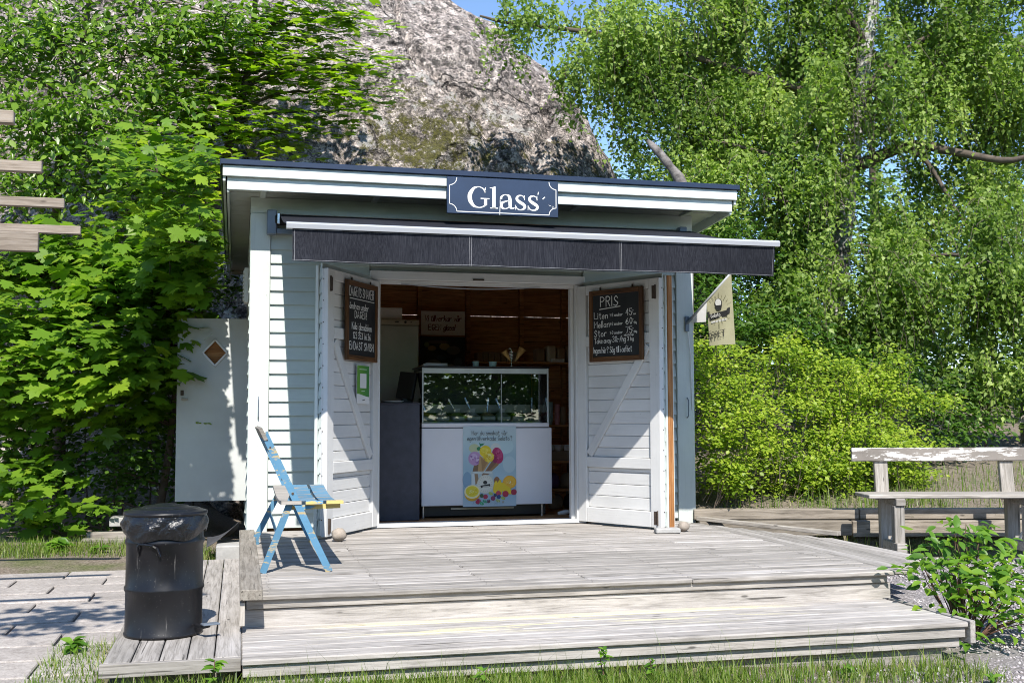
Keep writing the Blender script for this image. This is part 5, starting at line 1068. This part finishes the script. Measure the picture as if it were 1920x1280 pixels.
P, D, Nn, S, tint, tw = scatter([(2.42,4.0,3.72,.20),(2.60,4.0,3.80,.16),(2.2,4.0,3.66,.16)], 60, .13, per=6, spread=.1); leafobjs(sp, T_MAPLE, L_MAPLE1, P, D, Nn, S); MB().tube([(2.42,4.1,2.6),(2.4,4.05,3.2),(2.45,4.0,3.7)], [.012,.01,.006], 6).build('stem', M_BARK, sp)

# birch: hanging strands of small leaves
BI = [(5.63,3.90,5.74,.95),(4.54,3.84,5.99,.55),(3.96,3.77,6.05,.30),(6.30,3.72,5.95,1.0),(5.78,3.71,4.98,.65),(6.45,3.55,4.92,.85),(7.19,4.02,5.91,1.2),(6.60,3.27,3.97,.75),(5.72,3.65,4.50,.35),(7.54,3.48,4.98,1.1),(7.58,3.03,3.96,1.0),(8.09,2.82,5.17,1.0),(8.74,2.68,4.83,.8),(8.94,3.57,6.12,1.2),(9.99,3.33,5.83,1.2),(10.5,2.83,5.35,1.0),(10.9,3.09,6.11,1.1),(7.89,3.83,6.12,1.1),(7.09,2.79,3.16,.8),(7.97,2.57,3.29,.9),(7.5,2.53,2.48,.8),(8.38,2.31,2.61,.8),(8.86,2.36,3.16,.65),(9.81,2.12,3.15,.85),(9.26,1.91,2.33,.8),(9.73,1.58,2.31,.8),(8.52,2.11,1.95,.6),(7.99,2.65,1.99,.7),(7.19,3.03,2.40,.7),(10.46,2.73,4.04,.55),(9.83,3.04,4.95,.6),(6.60,3.12,3.19,.5),(11.06,3.15,4.75,.8),(8.3,2.85,4.03,.55),(5.0,3.97,5.5,.35),(9.02,1.8,1.69,.5),(9.69,1.65,1.56,.5),(7.2,3.6,7.2,1.2),(9.2,3.4,7.3,1.3),(10.9,3.0,7.2,1.2)]
def strands(clumps, nst, size, dens, Lmin, Lmax, thr=-.12):
    C = np.array(clumps); w_ = C[:,3]**2; w_ /= w_.sum(); k = rng.choice(len(C), nst, p=w_); d = rng.normal(size=(nst, 3)); d /= np.linalg.norm(d, axis=1, keepdims=True)
    A = C[k,:3]+d*(rng.random(nst)**.45)[:,None]*C[k,3:4]*np.array((1, 1, .8)); keep = np.array([noise.noise(Vector(a)*1.35) > thr and True for a in A]); A = A[keep]; Ps, Ds, Ts, W = [], [], [], []
    for a in A:
        L = rng.uniform(Lmin, Lmax); m = max(4, int(L*dens)); t = np.linspace(0, 1, m); h = rng.normal(size=2)*.28
        path = a+np.stack([h[0]*t*L, h[1]*t*L-.0, .18*L*t-.95*L*t*t], -1); Ps.append(path+rng.normal(size=(m, 3))*.03); dd = rng.normal(size=(m, 3))*.6; dd[:,2] -= .8; Ds.append(dd); Ts.append(np.clip(.25+.55*noise.noise(Vector(a)*.9+Vector((5, 2, 1)))+.25*rng.random()+.35*rng.random(m), 0, 1)); W.append(path[[0, m//2, -1]])
    P = np.concatenate(Ps); D = np.concatenate(Ds); tint = np.concatenate(Ts); ok = ~((np.abs(P[:,0]-(8.45+.09*P[:,2])-.6*(P[:,1]-3.4)) < .24) & (P[:,1] < 3.5) & (P[:,2] > 2.6) & (P[:,2] < 6.6) & (rng.random(len(P)) < .72)); P, D, tint = P[ok], D[ok], tint[ok]; n = len(P)
    return P, D, LIT*.55+rng.normal(size=(n, 3))*.75, size*rng.uniform(.65, 1.25, n), tint, W
bt_ = thing('birch_tree', 'large birch with white bark and drooping leaves right of the kiosk', 'tree', T(8.5, 3.6, .3))
trk = [(8.45,3.62,.2),(8.51,3.56,1.92),(8.60,3.46,3.04),(8.75,3.32,4.51),(8.87,3.22,5.56),(9.06,3.09,6.9)]; tp = catmull(trk, 6); MB().tube(tp, [.17*(1-.6*k/(len(tp)-1)) for k in range(len(tp))], 14).build('trunk', M_BIRCH, bt_, smooth=True)
for pts, r0 in (([(8.75,3.3,4.2),(9.37,3.0,4.45),(9.79,2.67,4.31),(10.25,2.15,4.11),(10.6,1.79,4.3)], .085), ([(9.1,3.1,4.42),(9.51,2.95,4.3),(9.80,2.71,3.59),(10.0,2.6,3.2)], .045), ([(8.9,3.25,5.2),(9.46,3.2,5.76),(10.61,3.14,6.47)], .075), ([(8.72,3.35,4.0),(7.64,3.0,4.17),(6.58,3.04,4.38)], .05), ([(8.8,3.3,5.0),(7.19,3.53,5.46),(5.63,3.85,5.88),(4.27,3.88,5.95),(3.85,3.9,6.02)], .055), ([(8.6,3.45,3.0),(7.8,2.8,3.5),(7.1,2.7,3.6)], .04), ([(8.55,3.5,2.5),(9.2,2.3,2.9),(9.8,1.7,2.7)], .04), ([(8.9,3.2,5.8),(8.2,3.0,6.6),(7.6,3.0,7.2)], .05)):
    q = catmull(pts, 5); MB().tube(q, [r0*(1-.75*k/(len(q)-1)) for k in range(len(q))], 8).build('limb', M_BARK, bt_, smooth=True)  # limbs take the plain dark bark, their shade is put into the colour
P, D, Nn, S, tint, W = strands(BI+[(10.0,3.5,4.3,.45),(9.55,3.4,3.6,.5),(9.6,3.6,2.6,.6)], 13500, .066, 36, .35, 1.0, -.07); o = ob('crown', leafmesh('crown', T_BIRCH, P, D, Nn, S, tint), L_BIRCH, bt_); o['kind'] = 'stuff'
mb = MB()
for i in range(0, len(W), 3): mb.tube(list(W[i]), [.006, .004, .002], 3, False)
o = mb.build('twigs', M_BARK, bt_); o['kind'] = 'stuff'
fb_ = MB().tube(catmull([(5.70,1.8,-.1),(5.70,1.7,2.6),(5.66,1.66,3.38),(5.51,1.79,3.75),(5.35,1.95,4.02)], 5), [.07]*8+[.065]*5+[.05,.044,.05,.045,.048,.042,.038,.02], 9).build('broken_trunk', plain('grey_bark', (.20,.18,.165), .95, 0, .7, 14, 1.0), None, smooth=True); tag(fb_, 'broken leaning grey birch trunk showing above the right end of the roof', 'trunk')
# evergreen shrubs between birch and hedge, hedge shrub beside the kiosk
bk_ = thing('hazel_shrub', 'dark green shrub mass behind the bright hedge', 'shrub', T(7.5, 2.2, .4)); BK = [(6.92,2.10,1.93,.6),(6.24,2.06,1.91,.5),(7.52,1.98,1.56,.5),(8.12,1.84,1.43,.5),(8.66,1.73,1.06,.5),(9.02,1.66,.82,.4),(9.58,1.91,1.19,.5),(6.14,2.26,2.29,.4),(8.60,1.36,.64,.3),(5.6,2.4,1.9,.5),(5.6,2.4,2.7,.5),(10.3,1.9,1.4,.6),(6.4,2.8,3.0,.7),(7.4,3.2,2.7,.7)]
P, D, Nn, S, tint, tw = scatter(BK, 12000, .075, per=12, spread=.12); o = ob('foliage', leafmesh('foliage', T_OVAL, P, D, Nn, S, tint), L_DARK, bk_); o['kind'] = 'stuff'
for i, c in enumerate(BK): MB().tube(curve((c[0]+.1, c[1]+.2, .2), c[:3], 0, 5, i), [.02, .018, .014, .010, .006], 6).build('stem', M_BARK, bk_)
hg = thing('hedge_shrub', 'bright yellow-green shrub along the right side of the kiosk', 'shrub', T(6.3, .6, .1))
BU = [(5.33,.28,1.04,.45),(5.92,.74,1.22,.55),(6.43,.82,1.18,.55),(6.91,.81,1.07,.55),(5.27,.14,.49,.40),(5.85,.39,.63,.55),(6.50,.64,.62,.55),(7.13,.79,.70,.55),(7.40,.64,.39,.40),(6.76,.38,.41,.42),(6.16,.33,.32,.36),(5.57,.17,.24,.28),(7.79,1.03,.80,.45),(5.38,.56,1.38,.32),(7.45,1.09,1.12,.45),(6.51,.35,.26,.28),(7.56,.61,.28,.3)]
BU += [(c[0]+rnd.uniform(-1, 1)*c[3], c[1]-rnd.uniform(0, .8)*c[3], c[2]+rnd.uniform(.1, 1.1)*c[3]*.85, rnd.uniform(.10, .2)) for c in BU for _ in range(7)]
P, D, Nn, S, tint, tw = scatter(BU, 34000, .040, per=22, spread=.06, flat=.8, shell=.36, jitter=.6); ok = P[:,0] > 5.10; P, D, Nn, S, tint = P[ok], D[ok], Nn[ok], S[ok], tint[ok]; tw = tw[tw[:,0] > 5.25]; o = ob('foliage', leafmesh('foliage', T_ROUND, P, D, Nn, S, tint), L_BUSH, hg); o['kind'] = 'stuff'
mb = MB()
for q in tw[rng.choice(len(tw), 420, replace=False)]: mb.tube(curve((q[0]+rnd.uniform(-.2, .2), q[1]+.15, max(.05, q[2]-.35)), q+np.array((0, -.03, .06)), .05, 4, q[0]*9), [.005, .004, .003, .002], 4, False)
o = mb.build('twigs', plain('grey_twig', (.22,.17,.13), .9), hg); o['kind'] = 'stuff'

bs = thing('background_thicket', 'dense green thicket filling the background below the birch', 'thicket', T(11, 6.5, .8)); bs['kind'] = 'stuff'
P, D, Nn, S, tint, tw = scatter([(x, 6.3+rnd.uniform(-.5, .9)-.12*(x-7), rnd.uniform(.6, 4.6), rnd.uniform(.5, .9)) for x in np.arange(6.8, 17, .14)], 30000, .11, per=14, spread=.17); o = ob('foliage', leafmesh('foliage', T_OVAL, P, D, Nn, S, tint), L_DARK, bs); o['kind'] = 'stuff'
# trees further back
def back_tree(label, base, h, r_, n, size=.13, lm=L_DARK, grp='trees far behind the birch'):
    x, y, z = base; cl = [(x+rnd.uniform(-r_, r_)*.7, y+rnd.uniform(-r_, r_)*.5, z+h*rnd.uniform(.10, .95), r_*rnd.uniform(.4, .6)) for _ in range(20)]
    tree('deciduous_tree', label, grp, base, [(x,y,z-.2),(x+.1,y,z+h*.5),(x,y,z+h*.9)], .14, cl, M_BARK, T_ROUND, lm, n, size, per=12, spread=.22, ntw=30, limb_r=.04)
back_tree('green tree far behind the birch trunk', (12.5, 9, .9), 7.5, 2.6, 9000); back_tree('broad tree in the right background beyond the fence', (16.5, 8, .9), 8, 2.8, 9000); back_tree('tree between the rock and the birch in the background', (9.6, 9.5, .9), 5.6, 1.8, 6500)
pn_ = thing('pine_tree', 'pine tip showing above the top of the rock', 'tree', T(3.9, 12, 6)); P, D, Nn, S, tint, tw = scatter([(3.9,12,8.75,.55),(4.5,12,8.5,.5),(3.3,12,8.8,.5)], 9000, .10, per=30, spread=.07, jitter=1.2); T_N = (np.array([(-.03,0,0),(.03,0,0),(0,1,0)]), np.array([(0,1,2)])); o = ob('crown', leafmesh('crown', T_N, P, D, Nn, S, tint), L_PINE, pn_); o['kind'] = 'stuff'; MB().tube([(3.9,12,5.5),(3.9,12,9)], [.15,.06], 8).build('trunk', M_BARK, pn_)
# trees behind the viewer, mirrored in the glass of the counter, and the tree whose branch shades the paving
hb = thing('reflection_hedge', 'long hedge behind the viewer, mirrored in the display glass', 'hedge', T(3.5, -17.5, -.4)); P, D, Nn, S, tint, tw = scatter([(x, -17.5+rnd.uniform(-.4, .4), rnd.uniform(.2, 4.2), rnd.uniform(.6, 1.0)) for x in np.arange(-6, 16, .22)], 30000, .19, per=10, spread=.2); o = ob('foliage', leafmesh('foliage', T_ROUND, P, D, Nn, S, tint), L_MAPLE, hb); o['kind'] = 'stuff'  # unseen hedge, added so the glass mirrors green instead of bright horizon
for i, (x, y) in enumerate(((-1, -21), (3.5, -22.5), (8, -20.5), (12.5, -23), (-5.5, -23))): back_tree(['second', 'third', 'fourth', 'rightmost', 'leftmost'][i]+' park tree behind the viewer, mirrored in the display glass', (x, y, -.4), 6.5, 2.5, 6500, .20, L_MAPLE, 'trees behind the viewer')
ov = thing('shade_tree', 'tree left of the view whose branch shadow falls on the paving', 'tree', T(-2.6, -6.4, -.3)); MB().tube([(-2.6,-6.4,-.3),(-2.5,-6.3,1.6),(-2.3,-6.2,3.2)], [.12,.10,.07], 10).build('trunk', M_BARK, ov, smooth=True)
MB().tube(curve((-2.35,-6.2,2.9), (.35,-5.35,3.35), .08, 9), [.04,.035,.03,.026,.022,.018,.014,.010,.006], 6).build('limb', M_BARK, ov); P, D, Nn, S, tint, tw = scatter([(-.75,-5.85,3.25,.42),(-.2,-5.6,3.35,.30),(-1.3,-6,3.2,.5),(.15,-5.4,3.35,.15)], 420, .10, per=6, spread=.12); o = ob('crown', leafmesh('crown', T_MAPLE, P, D, Nn, S, tint), L_MAPLE, ov); o['kind'] = 'stuff'

# fence rail far right
fr_ = thing('rail_fence', 'low dark rail fence behind the shrubs at the right edge', 'fence', T(10, 2.6, .5))
for x in (9.3, 10.6, 11.9): upr('post', M_TIMBER, fr_, x-.05, x+.05, 2.8-.25*(x-9.3), 2.9-.25*(x-9.3), .2, 1.35)
for z in (.9, 1.22): ob('rail', boxmesh(3.4, .05, .10, .004, M_TIMBER), None, fr_, T(10.7, 2.42, z) @ RZ(-.245))

# ------------------------------------------------------------------ shrub at the lower right
ss_ = thing('leafy_shrub', 'small shrub with broad oval leaves at the right end of the steps', 'shrub', T(5.0, -3.75, -.36))
CS = [(4.92,-3.80,.0,.20),(5.10,-3.7,.10,.22),(5.25,-3.75,.0,.24),(5.05,-3.95,-.14,.22),(5.25,-3.95,-.12,.24),(5.40,-3.7,.05,.22),(4.95,-3.6,.02,.16),(5.15,-3.7,.20,.12),(5.45,-3.8,-.1,.25),(5.38,-3.6,.22,.10)]
P, D, Nn, S, tint, tw = scatter(CS, 620, .088, per=5, spread=.07, flat=.9, shell=.5); leafobjs(ss_, T_OVAL, L_SHRUB1, P[:300], D[:300], Nn[:300], S[:300]); o = ob('foliage', leafmesh('foliage', T_OVAL, P[300:], D[300:], Nn[300:], S[300:]*.9, tint[300:]), L_MAPLE, ss_); o['kind'] = 'stuff'
for i, q in enumerate(tw[:60]): MB().tube(curve((5.12+.25*(q[0]-5.12), -3.75+.2*(q[1]+3.75), -.36), q, .05, 5, i), [.005, .0045, .004, .003, .002], 5).build('stem', plain('shrub_stem', (.12,.06,.04), .7) if i == 0 else bpy.data.materials['shrub_stem'], ss_)

# ------------------------------------------------------------------ grass and weeds
def blades(n, fx, hmin, hmax, wd):
    P = np.array([fx() for _ in range(n)]); z = gz(P[:,0], P[:,1])-.01; H = rng.uniform(hmin, hmax, n); a = rng.uniform(0, 6.28, n); b = rng.uniform(.1, .8, n)*H; W = wd*rng.uniform(.6, 1.3, n)
    sx, sy = np.cos(a+1.57)*W, np.sin(a+1.57)*W; V = np.zeros((n, 5, 3))
    for k, (t, s) in enumerate(((0, 1), (0, -1), (.55, .7), (.55, -.7), (1, 0))): V[:,k,0] = P[:,0]+np.cos(a)*b*t*t+sx*s; V[:,k,1] = P[:,1]+np.sin(a)*b*t*t+sy*s; V[:,k,2] = z+H*t*(1-.25*t*b/H)
    return npmesh('grass', V.reshape(-1, 3), (np.array([(0,1,3),(0,3,2),(2,3,4)])[None]+5*np.arange(n)[:,None,None]).reshape(-1, 3), np.repeat(np.clip(rng.normal(.38, .25, n), 0, 1), 5))
def pick(regs):
    def f():
        r_ = rnd.choices(regs, [q[4] for q in regs])[0]; return (rnd.uniform(r_[0], r_[1]), rnd.uniform(r_[2], r_[3]))
    return f
gsf = ob('grass', blades(16000, pick([(.0,4.7,-4.72,-4.25,5),(.6,3.4,-4.75,-4.3,4),(.05,.36,-4.6,-3.3,1.3),(-1.1,.5,.45,1.05,2.6),(.55,.9,.1,.9,.5)]), .03, .13, .0028), L_GRASS); tag(gsf, 'green grass along the foot of the steps and round the paving', 'grass', kind='stuff')
gs2 = ob('dry_grass', blades(3400, pick([(5.2,7.4,-.55,.0,2),(6.9,10.5,-.9,1.0,4),(5.6,7.2,-1.3,-.6,.25)]), .05, .24, .003), L_GRASS); tag(gs2, 'tall half-dry grass on the bank behind the garden bench', 'grass', kind='stuff')
gs3 = ob('tall_grass', blades(70, pick([(1.0,4.4,-4.6,-4.3,1)]), .18, .34, .0016), L_GRASS); tag(gs3, 'thin tall grass stalks in front of the steps', 'grass', kind='stuff')
def weed(x, y, h, n, size, label):
    z = float(gz(x, y)); w_ = thing('weed', label, 'weed', T(x, y, z), 'weeds'); st = curve((x, y, z), (x+rnd.uniform(-.03, .03), y, z+h), 0, 5, x*5); MB().tube(st, [.004, .0035, .003, .0025, .002], 5).build('stem', bpy.data.materials['shrub_stem'], w_)
    t = rng.random(n)**.7; a = rng.uniform(0, 6.28, n); P = np.array([(x, y, z+h*q) for q in t]); D = np.stack([np.cos(a), np.sin(a), np.full(n, .35)], -1); leafobjs(w_, T_OVAL, L_SHRUB1, P, D, np.array((0, 0, 1.))+LIT*.3+rng.normal(size=(n, 3))*.2, size*rng.uniform(.6, 1.2, n))
weed(.86, -4.40, .16, 26, .06, 'leafy weed growing at the front left corner of the step'); weed(2.66, -4.42, .17, 24, .045, 'leafy weed in the grass at the middle of the step'); weed(2.9, -4.45, .12, 16, .045, 'small weed just right of the middle weed'); weed(2.05, -4.5, .10, 14, .05, 'low weed left of the middle of the step')
weed(-.55, .75, .12, 26, .13, 'broad-leaved weed at the left edge of the plank pile'); weed(-.2, .62, .07, 14, .09, 'low weed at the edge of the paving behind the bin'); weed(.15, -3.5, .10, 26, .07, 'weed between the slabs left of the platform'); weed(.98, .05, .10, 14, .05, 'tiny weed at the foot of the corner post'); weed(.80, -.15, .05, 10, .06, 'tiny green weed beside the platform end'); weed(3.9, -4.5, .08, 14, .05, 'low weed at the right end of the step front')
weed(4.55, -4.75, .05, 10, .05, 'flat weed in the gravel beyond the step')
